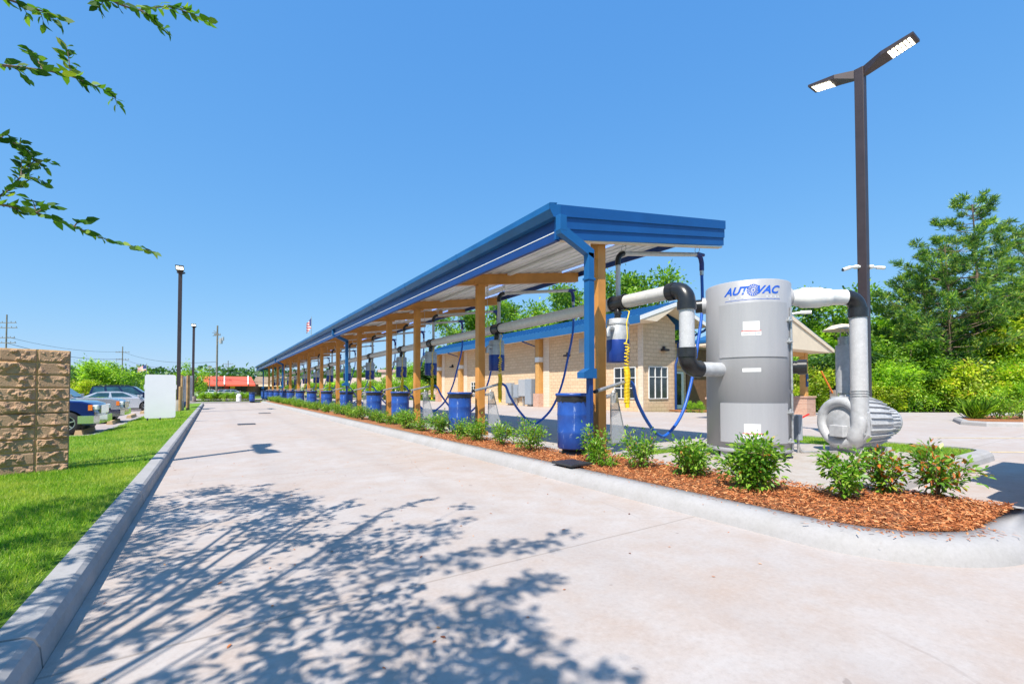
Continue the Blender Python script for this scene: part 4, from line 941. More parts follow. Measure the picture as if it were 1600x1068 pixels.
    for cx in wx:
        for yy, s_ in ((.02,-1),(Wd-.02,1)):
            m = MB(); RX = Matrix.Rotation(PI/2, 3, 'X'); m.lathe([(wr*.62,-.1),(wr*.96,-.1),(wr,-.07),(wr,.07),(wr*.96,.1),(wr*.62,.1)], (cx, yy-s_*.10, wr), 28, M=RX); w_ = m.build('wheel', M['tyre'], t_, world=False)
            m = MB(); yo = yy-s_*.015
            m.lathe([(wr*.55,-.02),(wr*.64,-.03),(wr*.64,.03),(wr*.55,.02)], (cx,yo-s_*.03,wr), 28, M=RX); m.lathe([(0,.03),(wr*.14,.03),(wr*.16,-.03),(0,-.03)], (cx,yo,wr), 14, M=RX)
            for k in range(6): t = 2*PI*k/6+.3; m.beam((cx,yo-s_*.01,wr),(cx+wr*.6*math.cos(t),yo-s_*.01,wr+wr*.6*math.sin(t)), .03, .07, up=(0,1,0))
            r_ = m.build('rim', M['rim'], w_, world=False)
            m = MB(); m.lathe([(0,0),(wr*.62,0)], (cx,yo-s_*.09,wr), 20, M=RX); m.build('brake', M['dark'], w_, world=False)
    m = MB()
    for cx in wx: m.lathe([(0,-Wd/2+.12),(wr+.055,-Wd/2+.12),(wr+.055,Wd/2-.12),(0,Wd/2-.12)], (cx,Wd/2,wr+.02), 22, M=Matrix.Rotation(PI/2, 3, 'X'))
    m.boxb(-L+.4,-.4,.25,Wd-.25,zb-.1,zb+.15); m.build('underbody', M['dark'], t_, world=False)
    hz = {'pickup': .80, 'sedan': .58, 'suv': .78}[kind]
    for yy in (.02, Wd-.24):
        m = MB(); m.boxb(-.10,.035,yy-.0,yy+.20,hz-.05,hz+.10); h = m.build('headlight', M['white'], t_, world=False, bevel=.03)
        m = MB(); ya = yy-.035 if yy < 1 else yy+.235; m.boxb(-.19,-.09,ya,ya+.02,hz-.06,hz+.11); m.build('amber_lens', M['orange'] if kind != 'sedan' else M['white'], t_, world=False)
    m = MB(); zt = {'pickup': (.34,.58), 'sedan': (.22,.40), 'suv': (.34,.55)}[kind]
    P = [(-.42,-.02),(-.05,-.04),(.07,.06),(.10,Wd/2),(.07,Wd-.06),(-.05,Wd+.04),(-.42,Wd+.02)]; Q = [(x-.09 if x > -.3 else x, y+(.06 if y < .5 else -.06 if y > Wd-.5 else 0)) for x, y in P][::-1]
    m.prism([(x,y,zt[0]) for x,y in P+Q], (0,0,zt[1]-zt[0])); m.build('bumper', M['chrome'] if kind == 'pickup' else paint, t_, world=False, bevel=.03)
    m = MB(); m.boxb(-.02,.045,.42,Wd-.42,zt[1]+.05,hz+.10); m.build('grille', M['chrome'] if kind == 'pickup' else M['dark'], t_, world=False, bevel=.01)
    for s_ in (0,1):
        m = MB(); x = cab[-1][0]-.12; yy = -.10 if s_ == 0 else Wd+.10; m.box((x,yy,cab[0][1]+.12), (.12,.14,.12)); m.beam((x,yy,cab[0][1]+.08),(x-.02,.06 if s_ == 0 else Wd-.06,cab[0][1]+.04), .03,.03); m.build('mirror', paint, t_, world=False, bevel=.02)
        m = MB(); yy = -.012 if s_ == 0 else Wd; m.boxb(-2.72,-2.58,yy-.006,yy+.018,cab[0][1]-.16,cab[0][1]-.13); m.build('door_handle', paint, t_, world=False)
    if kind == 'suv':
        m = MB(); 
        for yy in (.25, Wd-.25): m.tube([(-4.1,yy,1.74),(-2.4,yy,1.75)], .018, 8)
        m.build('roof_rack', M['dark'], t_, world=False)
    t_.scale = (S*scale,)*3; t_.rotation_euler.z = rz
    return t_
vehicle('pickup_truck', 'shiny dark blue pickup truck with chrome bumper nosing out behind the block wall', 'pickup truck', -2.70, 16.9, M['carblue'], 'pickup', rz=-.03)
vehicle('pickup_truck', 'silver gray pickup truck parked beside the dark blue pickup', 'pickup truck', -2.80, 22.0, M['carsilver'], 'pickup')
sedan = vehicle('sedan', 'silver sedan parked between the silver pickup and the navy suv', 'car', -2.6, 34.5, M['carsilver2'], 'sedan', rz=.02)
vehicle('suv', 'dark navy suv with roof rack parked behind the silver sedan', 'car', -2.9, 41.5, M['carnavy'], 'suv', scale=1.0)
for i, (yy, lb) in enumerate(((16.9,'in front of the dark blue pickup'),(21.4,'in front of the silver pickup'),(25.8,'in the empty bay past the silver pickup'),(30.2,'nearer the silver sedan in the empty parking bay'))):
    t_ = thing('wheel_stop', f'tan concrete wheel stop {lb}', 'wheel stop', (-3.05,yy,-.03), group='wheel stops in the parking lot')
    m = MB(); m.prism([(-3.15,yy,-.03),(-2.97,yy,-.03),(-3.0,yy,.10),(-3.12,yy,.10)], (0,1.7,0)); m.build('block', worn('tan_wheel_stop', (.55,.38,.20), .9, 0, .15, 6) if i == 0 else bpy.data.materials['tan_wheel_stop'], t_, bevel=.01)

# ------------------------------------------------------------------ plants near
def make_shrub_mesh(name, hgt_, rad, nleaf, mat, lab, leggy=.0, ll=.055, cat='shrub', stems=7, loc=(0,0,0), group=None):
    t_ = thing(name, lab, cat, loc, group=group)
    m = MB(); tips = []
    for k in range(stems):
        a = 2*PI*k/stems+random.uniform(-.4,.4); r = rad*random.uniform(.35,1.0); h = hgt_*random.uniform(.55,.95)*(1-.25*(r/rad)**2)
        p0 = Vector((random.uniform(-.03,.03),random.uniform(-.03,.03),-.05)); p3 = Vector((r*math.cos(a),r*math.sin(a),h)); p1 = p0+Vector((p3.x*.25,p3.y*.25,h*.45)); p2 = p0+Vector((p3.x*.65,p3.y*.65,h*.75))
        pts = bez([p0,p1,p2,p3],4); m.tube(pts, [.009-.006*i/(len(pts)-1) for i in range(len(pts))], 5)
        tips += [(pts[i], i/(len(pts)-1)) for i in range(len(pts))]
        for q in range(4):
            i = random.randint(3, len(pts)-2); b = pts[i]; e = b+Vector((random.gauss(0,1),random.gauss(0,1),random.uniform(.1,1.2))).normalized()*random.uniform(.10,.22)*rad*2.2
            m.tube([b,(b+e)/2+Vector((0,0,.01)),e],[.004,.003,.002],4); tips += [((b+e)/2,.8),(e,1.0)]
    m.build('stems', M['stem'], t_, world=False)
    W_ = np.array([max(0, f-leggy)**.8+.02 for _, f in tips]); W_ /= W_.sum(); idx = rng.choice(len(tips), nleaf, p=W_)
    C = np.array([tuple(tips[i][0]) for i in idx]); off = rng.normal(size=(nleaf,3))*[rad*.17,rad*.17,rad*.15]; P = C+off; P[:,2] = np.maximum(P[:,2], .04)
    D = off/ (rad*.17) + np.stack([C[:,0]/rad, C[:,1]/rad, np.full(nleaf,.55)],1)*.8 + rng.normal(size=(nleaf,3))*.35
    leaf_cloud('foliage', P, D, rng.uniform(.65,1.25,nleaf)*ll, .42, mat, t_, nrm=np.tile([0,0,1.0],(nleaf,1)))
    return t_
G1 = 'shrubs in the mulch bed beside the driveway'
bz0 = .15
make_shrub_mesh('shrub', .56, .33, 2500, M['shrub'], 'full dense rounded green shrub in front of the gray tank', .05, .058, loc=(4.78,2.62,bz0), group=G1, stems=11)
make_shrub_mesh('shrub', .58, .20, 900, M['shrub'], 'airy green shrub with bare lower stems in front of the blower', .30, .060, loc=(5.10,1.93,bz0), group=G1, stems=7)
make_shrub_mesh('shrub', .60, .21, 800, M['shrubred'], 'leggy shrub with orange red leaf tips right of the blower', .35, .060, loc=(5.66,1.78,bz0), group=G1, stems=6)
make_shrub_mesh('shrub', .56, .24, 950, M['shrubred'], 'spreading end shrub with bare stems at the rounded tip of the bed', .35, .060, loc=(5.96,1.47,bz0), group=G1, stems=7)
make_shrub_mesh('shrub', .52, .29, 1500, M['shrub'], 'leafy green shrub left of the tank, below the hose loop', .12, .056, loc=(4.93,3.50,bz0), group=G1, stems=9)
make_shrub_mesh('shrub', .58, .30, 850, M['shrub'], 'open spreading shrub between the first ochre post and the tank', .22, .052, loc=(4.84,4.20,bz0), group=G1, stems=8)
make_shrub_mesh('shrub', .54, .26, 1100, M['shrub'], 'green shrub covering the foot of the first ochre post', .15, .052, loc=(4.60,4.85,bz0), group=G1, stems=8)
make_shrub_mesh('shrub', .20, .17, 260, M['shrub'], 'very small low shrub under the open spreading shrub', .0, .045, loc=(4.50,4.55,bz0), group=G1, stems=5)
protos = [make_shrub_mesh('shrub', .52, .28, 1050, M['shrub'], '', .2, .05, loc=(4.58,6.42,bz0), group=G1, stems=7),
          make_shrub_mesh('shrub', .47, .24, 800, M['shrub'], '', .3, .05, loc=(4.60,7.36,bz0), group=G1, stems=6),
          make_shrub_mesh('shrub', .52, .30, 1300, M['shrub'], '', .1, .05, loc=(4.55,8.25,bz0), group=G1, stems=8),
          make_shrub_mesh('shrub', .44, .28, 850, M['shrub'], '', .15, .05, loc=(4.62,9.1,bz0), group=G1, stems=7)]
cnt = 0; yy = 9.1
row = list(protos); yv = 9.1
while yv < 48.6:
    yv += random.uniform(.80,1.12); pr = random.choice(protos); c = copy_tree(pr); c.location = (4.56+random.uniform(-.1,.1), yv, bz0); s_ = random.uniform(.9,1.25); c.scale = (s_*.95,s_*.95,s_*.92); c.rotation_euler.z = random.uniform(0,6); row.append(c)
for i, c in enumerate(row, 1): c['label'] = f'low green shrub, {ordinal(i)} of the row that starts at the scuffed barrel'
for (x_, y_, lb) in ((4.35,8.6,'tiny weed sprig in the mulch left of the third shrub'),(4.7,6.9,'tiny dark weed sprig in the mulch between the first two row shrubs')):
    make_shrub_mesh('weed', .13, .10, 70, M['shrub'], lb, 0, .04, loc=(x_,y_,bz0), cat='weed', stems=4)
# ------------------------------------------------------------------ overhanging street tree
tr = thing('street_tree', 'leafy tree reaching into the top left corner and shading the driveway', 'tree', (-3.0,.2,.13))
tm = MB(); LP, LD, LN = [], [], []
hub = Vector((-2.9,.5,2.1)); tm.tube(bez([(-3.0,.2,0),(-3.03,.3,.9),(-2.95,.4,1.6),hub],5), [.13,.13,.125,.12,.12,.115,.11,.11,.105,.10,.10,.10,.10,.095,.095,.09][:16], 10)
def twig(pts, r0, leafden=26, ll=.065, spread=.05, start=.15):
    n = len(pts); tm.tube(pts, [r0*(1-.85*i/(n-1)) for i in range(n)], 6)
    L = [(pts[i+1]-pts[i]).length for i in range(n-1)]; T = sum(L); k = int(T*leafden)
    for j in range(k):
        f = start+(1-start)*j/max(1,k-1); s_ = f*T; i = 0
        while i < n-2 and s_ > L[i]: s_ -= L[i]; i += 1
        d = (pts[i+1]-pts[i]).normalized(); p = pts[i]+d*min(s_, L[i]); side = d.cross(Vector((0,0,1))).normalized()*(1 if j%2 else -1)
        LD.append(tuple(d*random.uniform(.5,1.1)+side*random.uniform(.5,1.0)+Vector((0,0,random.uniform(-.6,.35))))); LP.append(tuple(p+Vector((random.gauss(0,1),random.gauss(0,1),random.gauss(0,1)))*.004)); LN.append(ll*random.uniform(.7,1.15))
def clump(c, n, sx=.42, sz=.12, ll=.10):
    for k in range(6):
        e = c+Vector((random.gauss(0,sx),random.gauss(0,sx),random.gauss(0,sz)))*.8; tm.tube([c,(c+e)/2,e],[.005,.004,.002],4)
        for j in range(n//6):
            p = c.lerp(e, random.uniform(.2,1.1))+Vector((random.gauss(0,sx*.17),random.gauss(0,sx*.17),random.gauss(0,sz*.4)))
            LP.append(tuple(p)); LD.append((random.gauss(0,1),random.gauss(0,1),random.gauss(-.2,.4))); LN.append(ll*random.uniform(.7,1.2))
def branch(end, r0=.035, subs=7, via=None, sub_len=.8, ll=.065, den=26, start=.3, droop=0, clus=0):
    end = Vector(end); a = hub+Vector((random.uniform(-.1,.1),random.uniform(-.1,.1),random.uniform(-.3,.4)))
    mid = via or (a+end)/2+Vector((0,0,.35)); pts = bez([a,a+(mid-a)*.5+Vector((0,0,.12)),mid,mid+(end-mid)*.55+Vector((0,0,.05)),end],5)
    twig(pts, r0, den*(.15 if clus else 1), ll, start=.55)
    if clus: clump(end, clus)
    for k in range(subs):
        f = start+(1-start)*(k+.5)/subs; i = int(f*(len(pts)-1)); b = pts[i]; d = (pts[min(i+1,len(pts)-1)]-pts[i-1]).normalized()
        sd_ = d.cross(Vector((0,0,1))).normalized()*(1 if k%2 else -1)
        e = b+(d*random.uniform(.4,1)+sd_*random.uniform(.4,1.1)+Vector((0,0,random.uniform(-.35,.6)))).normalized()*sub_len*random.uniform(.5,1.1)*(1.15-.5*f)
        q = bez([b,(b+e)/2+Vector((0,0,.05)),e],4); twig(q, r0*.32, den*1.15, ll, start=.1)
        for z in range(2):
            i2 = random.randint(2,len(q)-2); b2 = q[i2]; e2_ = b2+(d*.5+Vector((random.gauss(0,1),random.gauss(0,1),random.gauss(0,.6)))).normalized()*sub_len*.4; twig(bez([b2,e2_],4), r0*.15, den*1.2, ll, start=.1)
def shadow_target(u, v, h):          # crown point that throws its shadow on the lane at that place
    zc = H*F/(v-609); x, y = wpt((u-800)/F*zc, zc); k = h/math.tan(SUN_EL); return Vector((x+SUN_AZ.x*k, y+SUN_AZ.y*k, h))
limbs = []
def limb(end, r0=.012):
    end = Vector(end); a = hub+Vector((0,0,random.uniform(-.1,.5))); mid = (a+end)/2+Vector((random.uniform(-.55,.55),random.uniform(-.55,.55),.3)); pts = bez([a,a.lerp(mid,.5)+Vector((0,0,.12)),mid,mid.lerp(end,.5),end],5)
    tm.tube(pts, [r0*(1-.85*i/(len(pts)-1)) for i in range(len(pts))], 6); limbs.extend(pts[6:])
def spray(c, n, sx, ll=.082):
    q = min(limbs, key=lambda p: (p-c).length); pts = bez([q, q.lerp(c,.5)+Vector((random.gauss(0,.10),random.gauss(0,.10),.04)), c],3)
    tm.tube(pts, [.0028-.0015*i/(len(pts)-1) for i in range(len(pts))], 4); limbs.append(c)
    for k in range(4):
        an = random.uniform(0,6.3); e = c+Vector((math.cos(an)*sx*1.3,math.sin(an)*sx*1.3,random.gauss(0,.05))); tm.tube([c,e],[.003,.0015],4)
        for j in range(n//4):
            p = c.lerp(e, random.uniform(.05,1.15))+Vector((random.gauss(0,sx*.22),random.gauss(0,sx*.22),random.gauss(0,.04)))
            LP.append(tuple(p)); LD.append((math.cos(an)+random.gauss(0,.8),math.sin(an)+random.gauss(0,.8),random.gauss(-.2,.3))); LN.append(ll*random.uniform(.7,1.2))
for (u, v, h) in ((425,758,4.3),(600,800,4.5),(722,792,5.0),(880,834,5.0),(840,905,4.8),(830,985,4.7),(900,1055,4.5),(620,960,4.5),(350,880,4.1),(20,900,3.8),(430,1050,4.1)): limb(shadow_target(u, v, h))
POLY = [(-500,1300),(-400,930),(-80,850),(110,800),(240,768),(430,755),(560,812),(600,850),(640,900),(700,905),(690,960),(760,1000),(800,1080),(760,1300)]
def clear_h(x, y):                   # lowest bough that keeps clear of the open sky over the drive
    h = 2.7
    while h < 5.2:
        k = h/math.tan(SUN_EL); X, Y = x+SUN_AZ.x*k, y+SUN_AZ.y*k; xc, zc = X*CS-Y*SN, X*SN+Y*CS
        if zc < .25 or 800+F*(xc+.5)/zc < -20 or 609-F*(h-.3-H)/zc < -30: break
        h += .1
    return h
def inpoly(x, y):
    c = False; j = len(POLY)-1
    for i in range(len(POLY)):
        if (POLY[i][1] > y) != (POLY[j][1] > y) and x < (POLY[j][0]-POLY[i][0])*(y-POLY[i][1])/(POLY[j][1]-POLY[i][1])+POLY[i][0]: c = not c
        j = i
    return c
n_, tries = 0, 0
while n_ < 170 and tries < 9000:
    tries += 1; x, y = random.uniform(-2.6,1.8), random.uniform(.9,6.6); xc, zc = x*CS-y*SN, x*SN+y*CS
    if zc < .9: continue
    u, v = 800+F*xc/zc, 609+F*H/zc
    if not inpoly(u, v): continue
    n_ += 1; h = clear_h(x, y)+random.uniform(.1,.7); k = h/math.tan(SUN_EL); spray(Vector((x+SUN_AZ.x*k, y+SUN_AZ.y*k, h)), random.choice((30,48,64)), random.uniform(.12,.26))
for (a_, b_, h, n) in (((520,880),(600,798),4.5,6),((330,790),(428,757),4.3,5),((600,905),(668,850),4.7,5),((668,850),(726,788),5.0,5),((690,880),(790,850),4.9,5),((790,850),(886,833),5.0,4),((740,930),(872,898),4.8,7),((700,960),(850,980),4.7,6),((780,1060),(850,1010),4.6,4),((890,1064),(944,1045),4.5,3),((640,830),(660,820),4.8,2)):
    for i in range(n):
        f = (i+.5)/n; spray(shadow_target(a_[0]+(b_[0]-a_[0])*f+random.uniform(-8,8), a_[1]+(b_[1]-a_[1])*f+random.uniform(-4,4), h), 22 if f > .6 else 32, .07+.06*(1-f), .085)
for e in ((-4.1,-.6,4.6),(-4.6,1.0,4.2),(-4.9,2.2,3.4),(-3.4,-.9,4.4),(-2.6,-1.2,4.8),(-4.1,.2,5.0)): branch(e, .035, 8, sub_len=.7, den=24)
def vis(seq, zc, subs, r0=.010, ll=.06):      # sprays that hang into the corner of the view
    pts = []
    for i, (u, v) in enumerate(seq):
        z = zc+.12*i; p = at(u, z, 0); p.z = hgt(v, z); pts.append(p)
    lead = bez([hub, (hub+pts[0])/2+Vector((0,0,.35)), pts[0]],6); tm.tube(lead, [.028-.015*i/(len(lead)-1) for i in range(len(lead))], 6)
    q = bez(pts, 6); twig(q, r0*.8, 62, ll*1.15, start=.02)
    for (i, du_, dv_) in subs:
        z = zc+.12*i; b = pts[i]; e = at(seq[i][0]+du_, z+.05, 0); e.z = hgt(seq[i][1]+dv_, z+.05); twig(bez([b,(b+e)/2+Vector((0,0,.015)),e],4), r0*.4, 80, ll*1.1, start=.1)
vis([(-60,88),(0,95),(55,102),(100,112),(165,138)], 2.3, [(2,-22,-32),(3,-8,-50),(3,22,10),(4,10,22),(1,30,22)])
vis([(100,-45),(160,-12),(205,4),(255,0),(318,22)], 2.3, [(2,30,22),(2,50,38),(3,30,8),(1,-20,14)])
vis([(-50,-30),(10,-8),(45,4),(88,18)], 2.4, [(1,20,22),(2,32,22),(2,10,22)])
vis([(-60,310),(0,318),(50,330),(110,352),(170,375),(238,392)], 2.3, [(2,30,-8),(3,16,-10),(1,22,10),(2,-8,-22)])
vis([(-50,330),(0,298),(25,272),(45,248),(70,248)], 2.6, [(1,30,-12),(2,42,12),(3,20,14),(2,0,-30),(3,-22,-18)], ll=.055)
vis([(-60,215),(-10,212),(20,222),(40,235)], 2.6, [(1,16,-5),(2,16,12),(2,8,-2)], ll=.055)
tm.build('trunk', M['bark'], tr)
LPa = np.array(LP) - np.array(tr.location); leaf_cloud('crown', LPa, LD, np.array(LN), .46, M['leaf'], tr)

# ------------------------------------------------------------------ trees
def crown_cloud(hc, rx, rz_, n, clumps, size, mat, t_, name='crown', flat=.8, bottom=.0):
    C = []
    while len(C) < clumps:
        q = rng.normal(size=3); q /= np.linalg.norm(q); r = random.uniform(.25,1.0)**.6; p = np.array([q[0]*rx*r, q[1]*rx*r, hc+q[2]*rz_*r])
        p[:2] *= 1 + .25*math.sin(3*math.atan2(q[1],q[0])+hc); C.append(p)
    C = np.array(C); w_ = rng.uniform(.4,1.4,clumps); idx = rng.choice(clumps, n, p=w_/w_.sum()); R_ = rng.uniform(.09,.20,clumps)*rx
    P = C[idx] + rng.normal(size=(n,3))*R_[idx][:,None]*np.array([1,1,flat]); P[:,2] = np.maximum(P[:,2], bottom+.05)
    D = (P-C[idx])/R_[idx][:,None] + rng.normal(size=(n,3))*.8; D[:,2] -= .1
    leaf_cloud(name, P, D, rng.uniform(.6,1.3,n)*size, .6, mat, t_, shape=LEAF4, fold=.1, nrm=np.tile([0,0,.8],(n,1))); return C
def decid(name, h, rad, n, size, mat, label, loc, group=None, trunk_h=None, low=False):
    t_ = thing(name, label, 'tree' if not low else 'bush', loc, group=group); hc = h*(.60 if not low else .5); rz_ = h-hc
    C = crown_cloud(hc, rad, rz_*.9, n, 40, size, mat, t_, 'crown' if not low else 'foliage'); m = MB(); th = h*.02+.05
    m.tube(bez([(0,0,-.3),(random.uniform(-.1,.1),0,h*.25),(random.uniform(-.2,.2),random.uniform(-.2,.2),h*.55),(0,0,h*.85)],4), [th*(1-.07*i) for i in range(13)], 8)
    for c in C[:16]:
        b = Vector((0,0,h*random.uniform(.25,.5))); e = Vector(c); m.tube(bez([b,(b+e)/2+Vector((0,0,-.1*h*.3)),e],3), [th*.45,th*.4,th*.34,th*.28,th*.2,th*.14,th*.08][:7], 5)
    m.build('trunk' if not low else 'stems', M['bark'], t_, world=False); return t_
def pine(h, label, loc, spread=2.6, group=None, lean=0, first=.35):
    t_ = thing('pine_tree', label, 'pine tree', loc, group=group); m = MB()
    tp = bez([(0,0,-.3),(lean*.2,.05,h*.3),(lean*.6,-.1,h*.65),(lean,0,h)],6); m.tube(tp, [.17*(1-.85*i/(len(tp)-1)) for i in range(len(tp))], 8)
    P, D = [], []
    nb = 66
    for k in range(nb):
        f = first+(1-first)*k/nb; i = min(len(tp)-2, int(f*(len(tp)-1))); b = tp[i].lerp(tp[i+1], f*(len(tp)-1)-i); a = k*2.4+random.uniform(-.4,.4)
        prof = (1-f)/(1-first); L = spread*(.25+.95*prof**.7)*random.uniform(.55,1.15)*(1 if f > .5 else .9); rise = L*random.uniform(.15,.55)
        e = b+Vector((math.cos(a)*L, math.sin(a)*L, rise)); mid = (b+e)/2+Vector((0,0,-.08*L)); q = bez([b,mid,e],5); m.tube(q, [.045*(1-.8*i/(len(q)-1))*(.5+prof*.6) for i in range(len(q))], 5)
        for z in range(int(8+L*11)):
            g = random.uniform(.45,1)**.6; ii = min(len(q)-2, int(g*(len(q)-1))); c = q[ii]+Vector((random.gauss(0,1),random.gauss(0,1),random.gauss(0,.7)))*(.06+.09*L*(1.25-g))
            dirn = Vector((random.gauss(0,.5)+math.cos(a)*.6,random.gauss(0,.5)+math.sin(a)*.6,random.uniform(.3,1.2)))
            for s_ in range(9): P.append(tuple(c)); D.append(tuple(dirn+Vector((random.gauss(0,.65),random.gauss(0,.65),random.gauss(0,.65)))))
    m.build('trunk', M['bark'], t_, world=False); leaf_cloud('crown', np.array(P), D, rng.uniform(.22,.42,len(P)), .13, M['needle'], t_, shape=LEAF4, fold=0)
    return t_
def g(u, zc, z=-.1): p = at(u, zc, z); return (p.x,p.y,p.z)
GR = 'trees beyond the driveway at the right'
pine(13.9, 'tallest pine with bare lower trunk in the trees at the right', g(1530,31), 3.3, GR, lean=-.7, first=.42)
pine(10.8, 'shorter dark pine left of the tallest pine', g(1487,30), 4.3, GR, lean=-.9, first=.34)
pine(9.0, 'low spreading pine leftmost of the pines', g(1448,31.5), 3.6, GR, lean=-.5, first=.3)
pine(12.2, 'pine cut by the right edge of the picture', g(1606,31), 3.2, GR, first=.3)
T = []
T.append(decid('tree', 9.2, 3.0, 15000, .27, M['tmid'], 'mid green broadleaf tree beyond the blower rain cap', g(1300,33), GR))
T.append(decid('tree', 7.2, 2.8, 12000, .25, M['tbright'], 'bright green broadleaf tree between lamp post and dark pine', g(1390,36), GR))
T.append(decid('bush', 3.0, 1.7, 6000, .17, M['tyellow'], 'yellow green bush at the tree line below the dark pine', g(1488,27.5), GR, low=True))
T.append(decid('bush', 3.0, 1.9, 6500, .16, M['tbright'], 'bright green bush at the tree line right of the lamp post', g(1385,27.5), GR, low=True))
T.append(decid('tree', 6.0, 2.4, 8000, .22, M['tyellow'], 'pale yellow green small tree under the right hand pines', g(1590,29), GR))
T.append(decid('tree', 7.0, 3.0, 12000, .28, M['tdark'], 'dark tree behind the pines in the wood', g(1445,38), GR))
def dup(src, u, zc, sx, sz, label, grp=GR, z=-.1):
    c = copy_tree(src); c.location = g(u, zc, z); c.scale = (sx,sx,sz); c.rotation_euler.z = random.uniform(0,6.2); c['label'] = label; c['group'] = grp; return c
dup(T[0],1342,38,1.0,.82,'mid green tree seen just left of the tall lamp post'); dup(T[1],1262,34,1.0,.85,'bright tree behind the pay canopy post')
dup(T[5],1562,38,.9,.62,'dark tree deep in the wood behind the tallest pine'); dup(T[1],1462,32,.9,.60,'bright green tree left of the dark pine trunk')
dup(T[1],1545,29.5,.8,.62,'bright low tree around the foot of the tallest pine trunk'); dup(T[0],1600,33,1.0,.9,'mid green tree at the far right edge')
dup(T[0],1505,36,.9,.50,'mid green tree filling between the two pines'); dup(T[5],1335,40,1.0,.85,'dark tree farthest behind the lamp post')
dup(T[0],1425,29,.62,.50,'mid green low tree left of centre in the tree line'); dup(T[2],1560,27,1.0,.9,'yellow green bush at the foot of the tallest pine'); dup(T[5],1518,29.5,.7,.55,'dark low tree between the two pine trunks')
dup(T[3],1458,27.6,.7,.60,'round bright bush beside the yellow green bush at the wood edge'); dup(T[2],1375,27,.6,.55,'yellow green bush seen right behind the drop pipe'); dup(T[5],1295,30,.75,.6,'dark low tree seen beside the silencer'); dup(T[2],1265,29,1,1.0,'yellow green bush behind the brick pay pillar')
dup(T[3],1600,27,1.1,1.0,'bright bush at the right edge below the pale tree'); dup(T[3],1240,31,1.2,1.3,'bush close to the right side of the tank'); dup(T[1],1640,30,1.1,1.1,'bright tree beyond the right edge'); dup(T[5],1250,42,1.2,1.0,'dark tree behind the pay canopy roof'); dup(T[5],1620,36,1.2,1.2,'dark tree behind the pine at the right edge')
dup(T[2],1392,26.8,.7,.6,'small yellow bush nearest the driveway edge'); dup(T[3],1575,26.4,.75,.7,'small bright bush near the driveway edge at the right')
# hedge at the lane end
for i, u in enumerate((318,326.5,335,344,355,365.5,379,387)):
    p = at(u, 44.2+.2*(i%2), .05); c = copy_tree(T[3]); c.location = p; c.scale = (.24,.24,.31); c.rotation_euler.z = i; c['group'] = 'hedge shrubs at the far end of the driveway'
    c['label'] = f'clipped green shrub at the far driveway end, {ordinal(i+1)} counting toward the canopy'
t_ = copy_tree(barrel); p = at(394, 43); t_.location = (p.x,p.y,.15); t_['label'] = 'lone blue barrel standing among the hedge at the driveway end'; t_.scale = (.9,.9,.9)
p = at(373.5, 43.0); b = thing('bollard', 'white round topped bollard in the hedge at the far driveway end', 'bollard', (p.x,p.y,0))
m = MB(); m.lathe([(0,.85),(.12,.82),(.2,.72),(.22,.6),(.22,0)], p, 18); m.build('post', M['white'], b)
m = MB(); m.lathe([(.225,.55),(.235,.54),(.235,.50),(.225,.49)], p, 18); m.build('band', M['galv'], b)

# loose leafy plants in the side island
make_shrub_mesh('shrub', 1.15, .7, 1300, M['tbright'], 'leafy young shrub in the small right hand mulch island', .3, .10, loc=g(1560,17.0,.1), stems=8)
make_shrub_mesh('shrub', .9, .5, 700, M['tbright'], 'thin shrub at the right edge of the small mulch island', .35, .09, loc=g(1592,17.3,.1), stems=6)
t_ = thing('ornamental_grass', 'spiky grass clump at the tip of the small mulch island', 'grass clump', g(1521,17.2,.12))
P = rng.normal(size=(260,3))*[.06,.06,0]; D = rng.normal(size=(260,3))*[.6,.6,.1]; D[:,2] = 1.0
leaf_cloud('foliage', P, D, rng.uniform(.4,.95,260), .035, M['tbright'], t_)
# trees behind the building
GB = 'trees behind the tan block building'
for i, (u, zc, sx, sz, s_, lb) in enumerate(((1000,52,1.5,1.72,0,'rounded crown above the gable end of the tan building'),(960,54,1.4,1.62,5,'dark crown left of the gable peak'),(905,56,1.5,1.62,0,'mid green crown behind the first downspout'),(850,60,1.4,1.6,1,'bright crown behind the roof between the first two posts'),
        (805,62,1.5,1.55,0,'mid green crown above the blue roof by the second post'),(762,64,1.5,1.6,1,'bright crown just left of the second post'),(722,66,1.5,1.45,0,'green crown above the roof end of the tan building'),(690,68,1.3,.95,5,'dark crown past the far corner of the tan building'),(660,70,1.3,.8,1,'bright tree beyond the third ochre post'),(1035,55,1.1,1.4,5,'dark crown right of the gable peak'))):
    dup(T[s_], u, zc, sx, sz, lb, GB)
# left and far
tl = decid('tree', 5.4, 3.2, 9000, .26, M['tbright'], 'bright lime green round tree behind the parked cars', g(163,62,-.1)); tl.scale = (1.15,1.15,.98)
dup(T[5],205,80,.9,.40,'olive green low tree right of the lime green tree','trees beyond the parking lot'); dup(T[5],113,90,1.1,.62,'dark tree between the block wall and the lime tree','trees beyond the parking lot')
dup(T[2],120,58,1.3,.85,'yellow green bush behind the silver pickup cab','trees beyond the parking lot')
yt = decid('young_tree', 4.3, 1.5, 2600, .17, M['tbright'], 'young sparse tree beside the farther lamp post', g(298,47)); dup(T[3],312,60,.5,.9,'slim dark green bush before the red roofed shop','trees beyond the parking lot')
dup(T[3],240,70,1.0,1.15,'green tree half hidden by the white board','trees beyond the parking lot'); dup(T[2],262,48,.6,.5,'low yellow bush between board and lamp post','trees beyond the parking lot')
GU = 'plants seen beneath the canopy'
